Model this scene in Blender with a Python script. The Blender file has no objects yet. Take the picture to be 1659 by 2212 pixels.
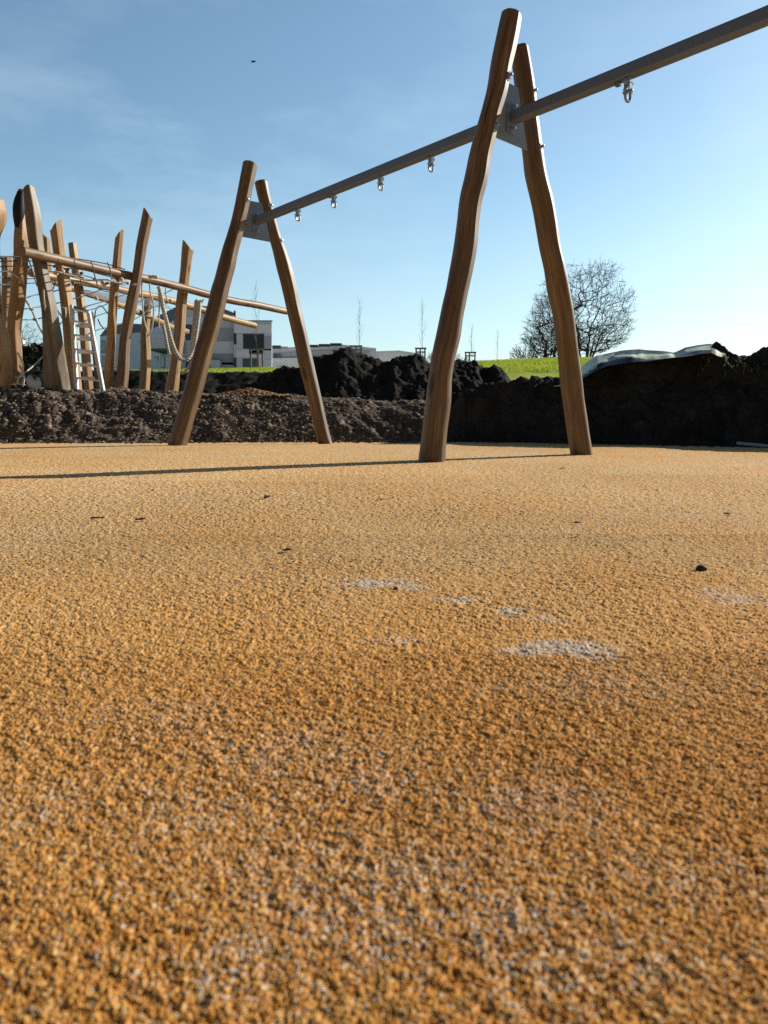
import bpy, math, random
import numpy as np
from mathutils import Vector
random.seed(7); rng = np.random.default_rng(11)
scene = bpy.context.scene
COL = scene.collection
R = math.radians
# ------------------------------------------------------------------ camera model (plan of the place, 1659 x 2212 survey units)
F = 1660.0; TH = math.atan((1106-892)/F); HC = 0.32
CAM = np.array([0.0, 0.0, HC])
def ray(px, py):
    r = (px-829.5)/F; u = (1106-py)/F
    return np.array([r, math.cos(TH)+u*math.sin(TH), -math.sin(TH)+u*math.cos(TH)])
def P(px, py, Y):
    d = ray(px, py); return CAM + d*(Y/d[1])
def G(px, py, z=0.0):
    d = ray(px, py); return CAM + d*((z-HC)/d[2])
def PL(px, py, p, n):
    d = ray(px, py); return CAM + d*(np.dot(p-CAM, n)/np.dot(d, n))
SUN_AZ, SUN_EL = R(58), R(24.5)
# ------------------------------------------------------------------ numpy noise
def h2(ix, iy, seed=0):
    v = (ix.astype(np.int64)*374761393 + iy.astype(np.int64)*668265263 + seed*1274126177) & 0xffffffff
    v = ((v ^ (v >> 13))*1274126177) & 0xffffffff
    v = ((v ^ (v >> 16))*2246822519) & 0xffffffff
    v = v ^ (v >> 15)
    return (v & 0xffffff)/float(0x1000000)
def vnoise(x, y, seed=0):
    ix = np.floor(x); iy = np.floor(y); fx = x-ix; fy = y-iy
    fx = fx*fx*(3-2*fx); fy = fy*fy*(3-2*fy)
    a = h2(ix, iy, seed); b = h2(ix+1, iy, seed); c = h2(ix, iy+1, seed); d = h2(ix+1, iy+1, seed)
    return (a+(b-a)*fx)*(1-fy)+(c+(d-c)*fx)*fy
def fbm(x, y, seed=0, o=4, gain=.5):
    s = 0; a = 1; t = 0
    for k in range(o):
        s = s+a*vnoise(x*2**k+17.3*k, y*2**k-9.1*k, seed+k); t += a; a *= gain
    return s/t
def domes(x, y, s, seed=0, keep=1.0, rmin=.45, rmax=.85):
    """packed rounded grains of spacing s: height (in units of s) and a random id per grain"""
    X = x/s; Y = y/s; ix = np.floor(X); iy = np.floor(Y)
    best = np.full(X.shape, -1.0); rid = np.zeros(X.shape)
    for dx in (-1, 0, 1):
        for dy in (-1, 0, 1):
            cx = ix+dx; cy = iy+dy
            jx = cx+h2(cx, cy, seed); jy = cy+h2(cx, cy, seed+1)
            q = h2(cx, cy, seed+2); rr = rmin+(rmax-rmin)*q
            an = h2(cx, cy, seed+5)*math.pi; ca = np.cos(an); sa = np.sin(an)
            ux = X-jx; uy = Y-jy
            d2 = ((ux*ca+uy*sa)**2*.7+(-ux*sa+uy*ca)**2*1.5)/rr**2
            hgt = np.sqrt(np.clip(1-d2, 0, 1))*rr*.8+(h2(cx, cy, seed+3)-.5)*.55
            hgt = np.where((d2 < 1) & (h2(cx, cy, seed+6) < keep), hgt, -1.0)
            m = hgt > best
            best = np.where(m, hgt, best); rid = np.where(m, h2(cx, cy, seed+4), rid)
    return best, rid
def sstep(a, b, x):
    t = np.clip((x-a)/(b-a), 0, 1); return t*t*(3-2*t)
# ------------------------------------------------------------------ object helpers
def tag(o, label=None, cat=None, group=None, kind=None):
    if label: o['label'] = label
    if cat: o['category'] = cat
    if group: o['group'] = group
    if kind: o['kind'] = kind
    return o
def empty(name, loc, label=None, cat=None, group=None):
    o = bpy.data.objects.new(name, None); COL.objects.link(o); o.location = Vector(loc); o.empty_display_size = .1
    return tag(o, label, cat, group)
def root_of(o):
    m = Vector((0, 0, 0))
    while o is not None:
        m = m + o.location; o = o.parent
    return m
class MB:
    def __init__(s): s.v = []; s.f = []; s.w = []; s.c = []; s.mi = []
    def add(s, vs, fs, ws=None, mi=0):
        n = len(s.v); s.v.extend([tuple(map(float, p)) for p in vs]); s.w.extend(ws if ws is not None else [tuple(map(float, p)) for p in vs])
        for f in fs: s.f.append(tuple(i+n for i in f)); s.mi.append(mi)
    def build(s, name, mats, parent=None, smooth=35):
        me = bpy.data.meshes.new(name)
        off = np.array(root_of(parent)) if parent is not None else np.zeros(3)
        V = np.array(s.v, dtype=float).reshape(-1, 3)
        origin = off
        if parent is None:
            origin = np.array([V[:, 0].mean(), V[:, 1].mean(), V[:, 2].min()])
        me.from_pydata([tuple(p) for p in (V-origin)], [], s.f)
        a = me.attributes.new('wc', 'FLOAT_VECTOR', 'POINT')
        a.data.foreach_set('vector', np.array(s.w, dtype=np.float32).ravel())
        if not isinstance(mats, (list, tuple)): mats = [mats]
        for m in mats: me.materials.append(m)
        if len(mats) > 1: me.polygons.foreach_set('material_index', s.mi)
        if smooth:
            me.polygons.foreach_set('use_smooth', [True]*len(me.polygons)); me.set_sharp_from_angle(angle=R(smooth))
        me.update()
        o = bpy.data.objects.new(name, me); COL.objects.link(o)
        if parent is not None: o.parent = parent
        else: o.location = Vector(origin)
        return o
    # ---- shapes
    def tube(s, pts, rad, n=10, cap=True, bump=0.0, seed=0, cut=(0, 0), step=None, lump=0.0, round_end=.25, facet=None):
        pts = [np.array(p, float) for p in pts]
        if not hasattr(rad, '__len__'): rad = [rad]*len(pts)
        rad = list(rad)
        if step:
            A = np.array(pts); d = np.r_[0, np.cumsum(np.linalg.norm(np.diff(A, axis=0), axis=1))]
            m = max(2, int(d[-1]/step)+1); t = np.linspace(0, d[-1], m)
            # smooth through the points (Catmull-Rom style on each axis)
            def interp(v):
                mm = np.gradient(v, d) if len(v) > 2 else np.full(len(v), (v[-1]-v[0])/d[-1])
                k = np.clip(np.searchsorted(d, t, side='right')-1, 0, len(d)-2); h = d[k+1]-d[k]; u = (t-d[k])/h
                return ((2*u**3-3*u**2+1)*v[k]+(u**3-2*u**2+u)*h*mm[k]+(-2*u**3+3*u**2)*v[k+1]+(u**3-u**2)*h*mm[k+1])
            pts = list(np.stack([interp(A[:, i]) for i in range(3)], 1)); rad = list(interp(np.array(rad, float)))
        m = len(pts); P_ = np.array(pts)
        T = np.gradient(P_, axis=0); T /= np.linalg.norm(T, axis=1)[:, None]+1e-12
        ref = np.array([0, 0, 1.0]) if abs(T[0][2]) < .9 else np.array([0, -1.0, 0])
        u = np.cross(ref, T[0]); u /= np.linalg.norm(u)
        vs = []; ws = []; fs = []; L = 0
        ang = np.arange(n)*2*math.pi/n
        ph = [h2(np.array([seed+k*1.0]), np.array([3.0]), 5)[0]*6.28 for k in range(4)]
        so = (seed*0.7317) % 50
        for i in range(m):
            if i:
                L += np.linalg.norm(P_[i]-P_[i-1]); u = u-T[i]*np.dot(u, T[i]); u /= np.linalg.norm(u)
            w = np.cross(T[i], u)
            rr = np.full(n, rad[i])
            if bump:
                rr = rr*(1+bump*(np.cos(2*ang+ph[0]+.3*L)*.5+np.cos(3*ang+ph[1]-.5*L)*.45+np.cos(5*ang+ph[2]+L)*.22))
                rr = rr*(1+bump*1.1*(vnoise(np.full(n, L*3.1+so), np.cos(ang)*1.1+9, seed)+vnoise(np.full(n, L*3.1+so), np.sin(ang)*1.1+3, seed+3)-1))
                rr = rr*(1+bump*.5*(vnoise(np.full(n, L*11+so), np.cos(ang)*2+9, seed+7)+vnoise(np.full(n, L*11+so), np.sin(ang)*2+5, seed+8)-1))
            if facet:
                dirs = np.outer(np.cos(ang), u)+np.outer(np.sin(ang), w); az = np.arctan2(dirs[:, 0], dirs[:, 1])
                for (f0, fw, wob) in facet:
                    ph_ = f0+wob*(2*vnoise(np.array([L*1.3+so]), np.array([f0]), seed+11)[0]-1); dl = (az-ph_+math.pi) % (2*math.pi)-math.pi
                    rr = np.where(np.abs(dl) < fw*1.6, np.minimum(rr, rr.mean()*1.0*math.cos(fw)/np.maximum(np.cos(dl), .2)), rr)
            for k in range(n):
                dz = 0
                if cut[0] and i >= m-1: dz = cut[0]*rad[i]*math.cos(ang[k]-cut[1])
                p = P_[i]+(u*math.cos(ang[k])+w*math.sin(ang[k]))*rr[k]+T[i]*dz
                vs.append(p); ws.append((math.cos(ang[k])*rad[i]+so, math.sin(ang[k])*rad[i], L+dz))
        for i in range(m-1):
            for k in range(n):
                a = i*n+k; b = i*n+(k+1) % n; fs.append((a, b, b+n, a+n))
        if cap:
            for end, i, sg in ((0, 0, -1), (1, m-1, 1)):
                base = i*n; r0 = rad[i]; ring = []
                for k in range(n):
                    c = np.array(vs[base+k]); q = c+(P_[i]-c)*.22+T[i]*sg*r0*round_end*.55
                    if cut[0] and end: q = c+(P_[i]+(c-P_[i])*0-c)*.22+T[i]*(sg*r0*round_end*.55)+0*c
                    ring.append(len(vs)); vs.append(q); wv = ws[base+k]; ws.append((wv[0]*1, wv[1]*.8, wv[2]+.3))
                cen = len(vs); q = np.mean([vs[j] for j in ring], axis=0)+T[i]*sg*r0*round_end*.12; vs.append(q); ws.append((so, 0, L+.3))
                for k in range(n):
                    a = base+k; b = base+(k+1) % n; c = ring[(k+1) % n]; d = ring[k]
                    if end: fs.append((a, b, c, d)); fs.append((d, c, cen))
                    else: fs.append((b, a, d, c)); fs.append((c, d, cen))
        s.add(vs, fs, ws)
        return s
    def box(s, c, ax, ay, az, mi=0, bev=0.0):
        """box with centre c and half-axis vectors"""
        c = np.array(c, float); A = [np.array(a, float) for a in (ax, ay, az)]
        vs = []
        if bev <= 0:
            for sx in (-1, 1):
                for sy in (-1, 1):
                    for sz in (-1, 1): vs.append(c+A[0]*sx+A[1]*sy+A[2]*sz)
            fs = [(0, 1, 3, 2), (4, 6, 7, 5), (0, 4, 5, 1), (2, 3, 7, 6), (0, 2, 6, 4), (1, 5, 7, 3)]
            s.add(vs, fs, None, mi); return s
        ln = [np.linalg.norm(a) for a in A]; idx = {}
        for sx in (-1, 1):
            for sy in (-1, 1):
                for sz in (-1, 1):
                    sg = (sx, sy, sz)
                    for k in range(3):
                        p = c.copy()
                        for j in range(3): p = p+A[j]*sg[j]*(1 if j == k else 1-bev/ln[j])
                        idx[(sg, k)] = len(vs); vs.append(p)
        fs = []
        for k in range(3):
            i, j = [(1, 2), (2, 0), (0, 1)][k]
            for sg in (-1, 1):
                q = []
                for (a, b) in ((-1, -1), (1, -1), (1, 1), (-1, 1)):
                    t = [0, 0, 0]; t[k] = sg; t[i] = a; t[j] = b; q.append(idx[(tuple(t), k)])
                fs.append(tuple(q if sg > 0 else q[::-1]))
        for k in range(3):
            i, j = [(1, 2), (2, 0), (0, 1)][k]
            for a in (-1, 1):
                for b in (-1, 1):
                    t0 = [0, 0, 0]; t0[k] = -1; t0[i] = a; t0[j] = b; t1 = list(t0); t1[k] = 1
                    fs.append((idx[(tuple(t0), i)], idx[(tuple(t1), i)], idx[(tuple(t1), j)], idx[(tuple(t0), j)]))
        for sx in (-1, 1):
            for sy in (-1, 1):
                for sz in (-1, 1): fs.append(tuple(idx[((sx, sy, sz), k)] for k in range(3)))
        s.add(vs, fs, None, mi); return s
    def prism(s, poly, ext, mi=0):
        poly = [np.array(p, float) for p in poly]; e = np.array(ext, float); n = len(poly)
        vs = [p-e for p in poly]+[p+e for p in poly]
        fs = [tuple(range(n))[::-1], tuple(range(n, 2*n))]+[(i, (i+1) % n, (i+1) % n+n, i+n) for i in range(n)]
        s.add(vs, fs, None, mi); return s
    def rope(s, pts, r, strands=3, turns=9.0, n=5):
        A = np.array(pts, float); d = np.r_[0, np.cumsum(np.linalg.norm(np.diff(A, axis=0), axis=1))]
        m = int(d[-1]*turns*7)+2; t = np.linspace(0, d[-1], m)
        def interp(v):
            mm = np.gradient(v, d); k = np.clip(np.searchsorted(d, t, side='right')-1, 0, len(d)-2); h = d[k+1]-d[k]; u = (t-d[k])/h
            return ((2*u**3-3*u**2+1)*v[k]+(u**3-2*u**2+u)*h*mm[k]+(-2*u**3+3*u**2)*v[k+1]+(u**3-u**2)*h*mm[k+1])
        C_ = np.stack([interp(A[:, i]) for i in range(3)], 1); T = np.gradient(C_, axis=0); T /= np.linalg.norm(T, axis=1)[:, None]
        U = np.cross(T, np.array([.3, .9, .1])); U /= np.linalg.norm(U, axis=1)[:, None]; W = np.cross(T, U)
        for k in range(strands):
            a = t*turns*2*math.pi/1.0+k*2*math.pi/strands
            pk = C_+(U*np.cos(a)[:, None]+W*np.sin(a)[:, None])*r*.55
            s.tube(list(pk), r*.55, n=n, cap=True)
        return s
def grid_object(name, X, Y, Z, mat, cols=None, attrs=None, drop_skirt=0.0):
    """height-field sheet from 2-D arrays"""
    ny, nx = X.shape
    origin = np.array([float(X.mean()), float(Y.mean()), float(min(Z.min(), 0))])
    co = np.stack([X, Y, Z], -1).reshape(-1, 3)-origin
    i = np.arange(ny*nx).reshape(ny, nx)
    q = np.stack([i[:-1, :-1], i[:-1, 1:], i[1:, 1:], i[1:, :-1]], -1).reshape(-1, 4)
    me = bpy.data.meshes.new(name)
    me.vertices.add(len(co)); me.vertices.foreach_set('co', co.astype(np.float32).ravel())
    me.loops.add(q.size); me.loops.foreach_set('vertex_index', q.astype(np.int32).ravel())
    me.polygons.add(len(q)); me.polygons.foreach_set('loop_start', np.arange(0, q.size, 4, dtype=np.int32))
    me.polygons.foreach_set('use_smooth', np.ones(len(q), dtype=bool))
    me.update(calc_edges=True)
    if cols is not None:
        a = me.attributes.new('gcol', 'FLOAT_COLOR', 'POINT'); c = np.ones((len(co), 4), dtype=np.float32); c[:, :3] = cols.reshape(-1, 3)
        a.data.foreach_set('color', c.ravel())
    me.materials.append(mat)
    o = bpy.data.objects.new(name, me); COL.objects.link(o); o.location = Vector(origin)
    return o
# ------------------------------------------------------------------ materials
def new_mat(name):
    m = bpy.data.materials.new(name); m.use_nodes = True; nt = m.node_tree; nt.nodes.clear()
    o = nt.nodes.new('ShaderNodeOutputMaterial'); b = nt.nodes.new('ShaderNodeBsdfPrincipled'); nt.links.new(b.outputs[0], o.inputs[0])
    return m, nt, b
def N(nt, t, **kw):
    n = nt.nodes.new(t)
    for k, v in kw.items():
        if hasattr(n, k): setattr(n, k, v)
        else: n.inputs[k].default_value = v
    return n
def ramp(nt, stops, fac=None):
    r = nt.nodes.new('ShaderNodeValToRGB'); e = r.color_ramp.elements
    while len(e) < len(stops): e.new(.5)
    for i, (p, c) in enumerate(stops): e[i].position = p; e[i].color = (*c, 1) if len(c) == 3 else c
    if fac is not None: nt.links.new(fac, r.inputs[0])
    return r
def mixc(nt, fac, a, b, mode='MIX'):
    n = nt.nodes.new('ShaderNodeMix'); n.data_type = 'RGBA'; n.blend_type = mode
    for v, k in ((fac, 0), (a, 6), (b, 7)):
        if isinstance(v, (int, float)): n.inputs[k].default_value = v
        elif isinstance(v, tuple): n.inputs[k].default_value = (*v, 1)
        else: nt.links.new(v, n.inputs[k])
    return n.outputs[2]
def noise(nt, vec, scale, detail=3, rough=.55, w=None):
    n = nt.nodes.new('ShaderNodeTexNoise'); n.inputs['Scale'].default_value = scale; n.inputs['Detail'].default_value = detail; n.inputs['Roughness'].default_value = rough
    if vec is not None: nt.links.new(vec, n.inputs['Vector'])
    if w is not None: n.noise_dimensions = '4D'; nt.links.new(w, n.inputs['W'])
    return n.outputs[0]
def mapv(nt, vec, sc):
    n = nt.nodes.new('ShaderNodeMapping'); n.inputs['Scale'].default_value = sc; nt.links.new(vec, n.inputs['Vector']); return n.outputs[0]
def bump(nt, b, h, strength=.4, dist=.01):
    n = nt.nodes.new('ShaderNodeBump'); n.inputs['Strength'].default_value = strength; n.inputs['Distance'].default_value = dist
    nt.links.new(h, n.inputs['Height']); nt.links.new(n.outputs[0], b.inputs['Normal'])
def wood_mat(name, dark, mid, light, grey=0.0):
    m, nt, b = new_mat(name)
    at = N(nt, 'ShaderNodeAttribute', attribute_name='wc').outputs['Vector']
    oi = nt.nodes.new('ShaderNodeObjectInfo'); mu = N(nt, 'ShaderNodeMath', operation='MULTIPLY'); nt.links.new(oi.outputs['Random'], mu.inputs[0]); mu.inputs[1].default_value = 40
    w = mu.outputs[0]
    grain = noise(nt, mapv(nt, at, (26, 26, 1.3)), 1, 4, .6, w)
    fine = noise(nt, mapv(nt, at, (160, 160, 7)), 1, 3, .6, w)
    blot = noise(nt, mapv(nt, at, (5, 5, 1.5)), 1, 4, .6, w)
    c1 = ramp(nt, [(.30, dark), (.52, mid), (.72, light)], grain).outputs[0]
    c2 = mixc(nt, ramp(nt, [(.35, (0, 0, 0)), (.75, (.75, .75, .75))], blot).outputs[0], c1, dark)
    c3 = mixc(nt, ramp(nt, [(.38, (.45, .45, .45)), (.5, (0, 0, 0))], fine).outputs[0], c2, tuple(x*.45 for x in dark))
    vo = nt.nodes.new('ShaderNodeTexVoronoi'); vo.inputs['Scale'].default_value = 1; nt.links.new(mapv(nt, at, (5.5, 5.5, 1.7)), vo.inputs['Vector'])
    c4 = mixc(nt, ramp(nt, [(.07, (.85, .85, .85)), (.17, (0, 0, 0))], vo.outputs['Distance']).outputs[0], c3, tuple(x*.35 for x in dark))
    crk = noise(nt, mapv(nt, at, (48, 48, .9)), 1, 2, .5, w)
    c4 = mixc(nt, ramp(nt, [(.27, (.85, .85, .85)), (.33, (0, 0, 0))], crk).outputs[0], c4, tuple(x*.25 for x in dark))
    ov = N(nt, 'ShaderNodeHueSaturation'); nt.links.new(c4, ov.inputs['Color'])
    mr = N(nt, 'ShaderNodeMapRange'); nt.links.new(oi.outputs['Random'], mr.inputs[0]); mr.inputs[3].default_value = .82; mr.inputs[4].default_value = 1.12
    nt.links.new(mr.outputs[0], ov.inputs['Value'])
    nt.links.new(ov.outputs[0], b.inputs['Base Color']); b.inputs['Roughness'].default_value = .5; b.inputs['Specular IOR Level'].default_value = .5
    ad = N(nt, 'ShaderNodeMath', operation='ADD'); nt.links.new(grain, ad.inputs[0]); nt.links.new(fine, ad.inputs[1])
    bump(nt, b, ad.outputs[0], .35, .0012)
    return m
def plain(name, col, rough=.6, metal=0.0, var=.15, sc=6.0, spec=.4, bmp=0.0, coord='Object'):
    m, nt, b = new_mat(name)
    tc = nt.nodes.new('ShaderNodeTexCoord').outputs[coord]
    n1 = noise(nt, tc, sc, 4, .6)
    c = mixc(nt, n1, tuple(x*(1-var) for x in col), tuple(min(1, x*(1+var)) for x in col))
    nt.links.new(c, b.inputs['Base Color']); b.inputs['Roughness'].default_value = rough; b.inputs['Metallic'].default_value = metal; b.inputs['Specular IOR Level'].default_value = spec
    if bmp: bump(nt, b, noise(nt, tc, sc*6, 3), bmp, .01)
    return m
def vcol_mat(name, rough=.85, spec=.2, fine=200.0, amt=.35, bmp=0.0, coat=False):
    m, nt, b = new_mat(name)
    at = N(nt, 'ShaderNodeAttribute', attribute_name='gcol').outputs['Color']
    tc = nt.nodes.new('ShaderNodeTexCoord').outputs['Object']
    n1 = noise(nt, tc, fine, 2, .7)
    k = ramp(nt, [(.3, (1-amt,)*3), (.7, (1+amt,)*3)], n1).outputs[0]
    c = mixc(nt, 1.0, at, k, 'MULTIPLY')
    nt.links.new(c, b.inputs['Base Color']); b.inputs['Roughness'].default_value = rough; b.inputs['Specular IOR Level'].default_value = spec
    if bmp: bump(nt, b, n1, bmp, .01)
    return m
M = {}
M['leg'] = wood_mat('robinia_weathered', (.085, .051, .027), (.21, .132, .068), (.39, .265, .145))
M['post'] = wood_mat('robinia_fresh', (.35, .195, .085), (.56, .34, .16), (.72, .48, .25))
M['grey_post'] = wood_mat('robinia_grey', (.17, .12, .075), (.33, .25, .16), (.46, .36, .25))
M['brown_post'] = wood_mat('robinia_brown', (.17, .098, .055), (.32, .195, .105), (.48, .315, .18))
M['steel'] = plain('steel_painted', (.135, .165, .24), .55, .1, .10, 14, .25)
M['galv'] = plain('galvanised', (.24, .345, .50), .5, .15, .16, 22)
M['zinc'] = plain('zinc_bright', (.62, .63, .65), .25, .9, .08, 30)
M['dark_nut'] = plain('nut_dark', (.12, .13, .15), .35, .8, .2, 30)
M['alu'] = plain('aluminium', (.92, .92, .92), .40, .1, .05, 12)
M['alu_dull'] = plain('aluminium_dull', (.40, .33, .22), .5, .3, .15, 12)
M['rope_dark'] = plain('rope_dark', (.19, .20, .23), .85, 0, .3, 60)
M['rope_light'] = plain('rope_light', (.72, .66, .57), .85, 0, .2, 60, bmp=.3)
M['shade_black'] = plain('shade_black', (.02, .02, .025), .6, 0, .2, 8)  # black colour that paints the shade in a post notch
M['rubber'] = vcol_mat('rubber_granulate', .8, .06, 420, .22)
M['soil'] = vcol_mat('soil_gravelly', .95, .1, 70, .35, .25)
M['dark_soil'] = vcol_mat('soil_dark', .95, .1, 50, .45, .4)
M['lawn'] = vcol_mat('lawn_turf', .9, .1, 8, .3, .3)
M['stone'] = plain('pebble', (.36, .285, .225), .85, 0, .4, 12)
M['crumb'] = plain('soil_crumb', (.07, .05, .036), .95, 0, .4, 12)
M['stake'] = plain('old_stake', (.21, .175, .14), .85, 0, .3, 20)
M['bark'] = plain('bark', (.045, .038, .034), .9, 0, .3, 8)
M['bark_pale'] = plain('bark_pale', (.16, .13, .11), .9, 0, .3, 8)
M['leaf_dark'] = plain('evergreen', (.018, .028, .014), .8, 0, .4, 5)
M['dry_leaf'] = plain('dry_leaf_brown', (.065, .035, .02), .7, 0, .3, 60)
M['white_panel'] = plain('panel_white', (.90, .92, .94), .55, 0, .03, .6)
M['light_panel'] = plain('panel_light_grey', (.74, .765, .80), .55, 0, .04, .6)
M['grey_panel'] = plain('panel_grey', (.47, .50, .54), .55, 0, .04, .6)
M['roof_grey'] = plain('roof_grey', (.16, .175, .20), .6, 0, .1, .6)
M['glass'] = plain('window_glass', (.03, .04, .05), .12, 0, .3, .5, .6)
M['blue_glass'] = plain('window_blind_blue', (.07, .115, .165), .2, 0, .2, .5, .6)
M['frame'] = plain('window_frame', (.10, .105, .11), .5, 0, .1, 2)
M['green'] = plain('balcony_green', (.10, .14, .05), .6, 0, .1, 2)
M['solar'] = plain('solar_dark', (.03, .035, .045), .3, 0, .2, 2)
M['plastic_white'] = plain('plastic_white', (.78, .78, .76), .45, 0, .05, 9)
M['grey_pipe'] = plain('pipe_grey', (.50, .55, .62), .45, 0, .1, 9)
M['bird'] = plain('bird_dark', (.02, .02, .022), .8, 0, .1, 9)
def grass_mat():
    m, nt, b = new_mat('grass_blades')
    oi = N(nt, 'ShaderNodeAttribute', attribute_name='wc').outputs['Vector']
    c = ramp(nt, [(.3, (.30, .40, .035)), (.55, (.46, .54, .06)), (.75, (.60, .62, .15))], noise(nt, oi, 1.3, 3)).outputs[0]
    nt.links.new(c, b.inputs['Base Color']); b.inputs['Roughness'].default_value = .7
    tr = nt.nodes.new('ShaderNodeBsdfTranslucent'); nt.links.new(c, tr.inputs[0]); mx = nt.nodes.new('ShaderNodeMixShader'); mx.inputs[0].default_value = .45
    out = [n for n in nt.nodes if n.type == 'OUTPUT_MATERIAL'][0]
    nt.links.new(b.outputs[0], mx.inputs[1]); nt.links.new(tr.outputs[0], mx.inputs[2]); nt.links.new(mx.outputs[0], out.inputs[0])
    return m
M['grass'] = grass_mat()
def tarp_mat():
    m, nt, b = new_mat('tarp_sheet')
    at = N(nt, 'ShaderNodeAttribute', attribute_name='gcol').outputs['Color']
    tc = nt.nodes.new('ShaderNodeTexCoord').outputs['Object']
    nt.links.new(at, b.inputs['Base Color']); b.inputs['Roughness'].default_value = .5
    bump(nt, b, noise(nt, mapv(nt, tc, (6, 6, 14)), 1, 4), .5, .02)
    tr = nt.nodes.new('ShaderNodeBsdfTranslucent'); nt.links.new(at, tr.inputs[0]); mx = nt.nodes.new('ShaderNodeMixShader'); mx.inputs[0].default_value = .12
    out = [n for n in nt.nodes if n.type == 'OUTPUT_MATERIAL'][0]
    nt.links.new(b.outputs[0], mx.inputs[1]); nt.links.new(tr.outputs[0], mx.inputs[2]); nt.links.new(mx.outputs[0], out.inputs[0])
    return m
M['tarp'] = tarp_mat()
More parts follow.
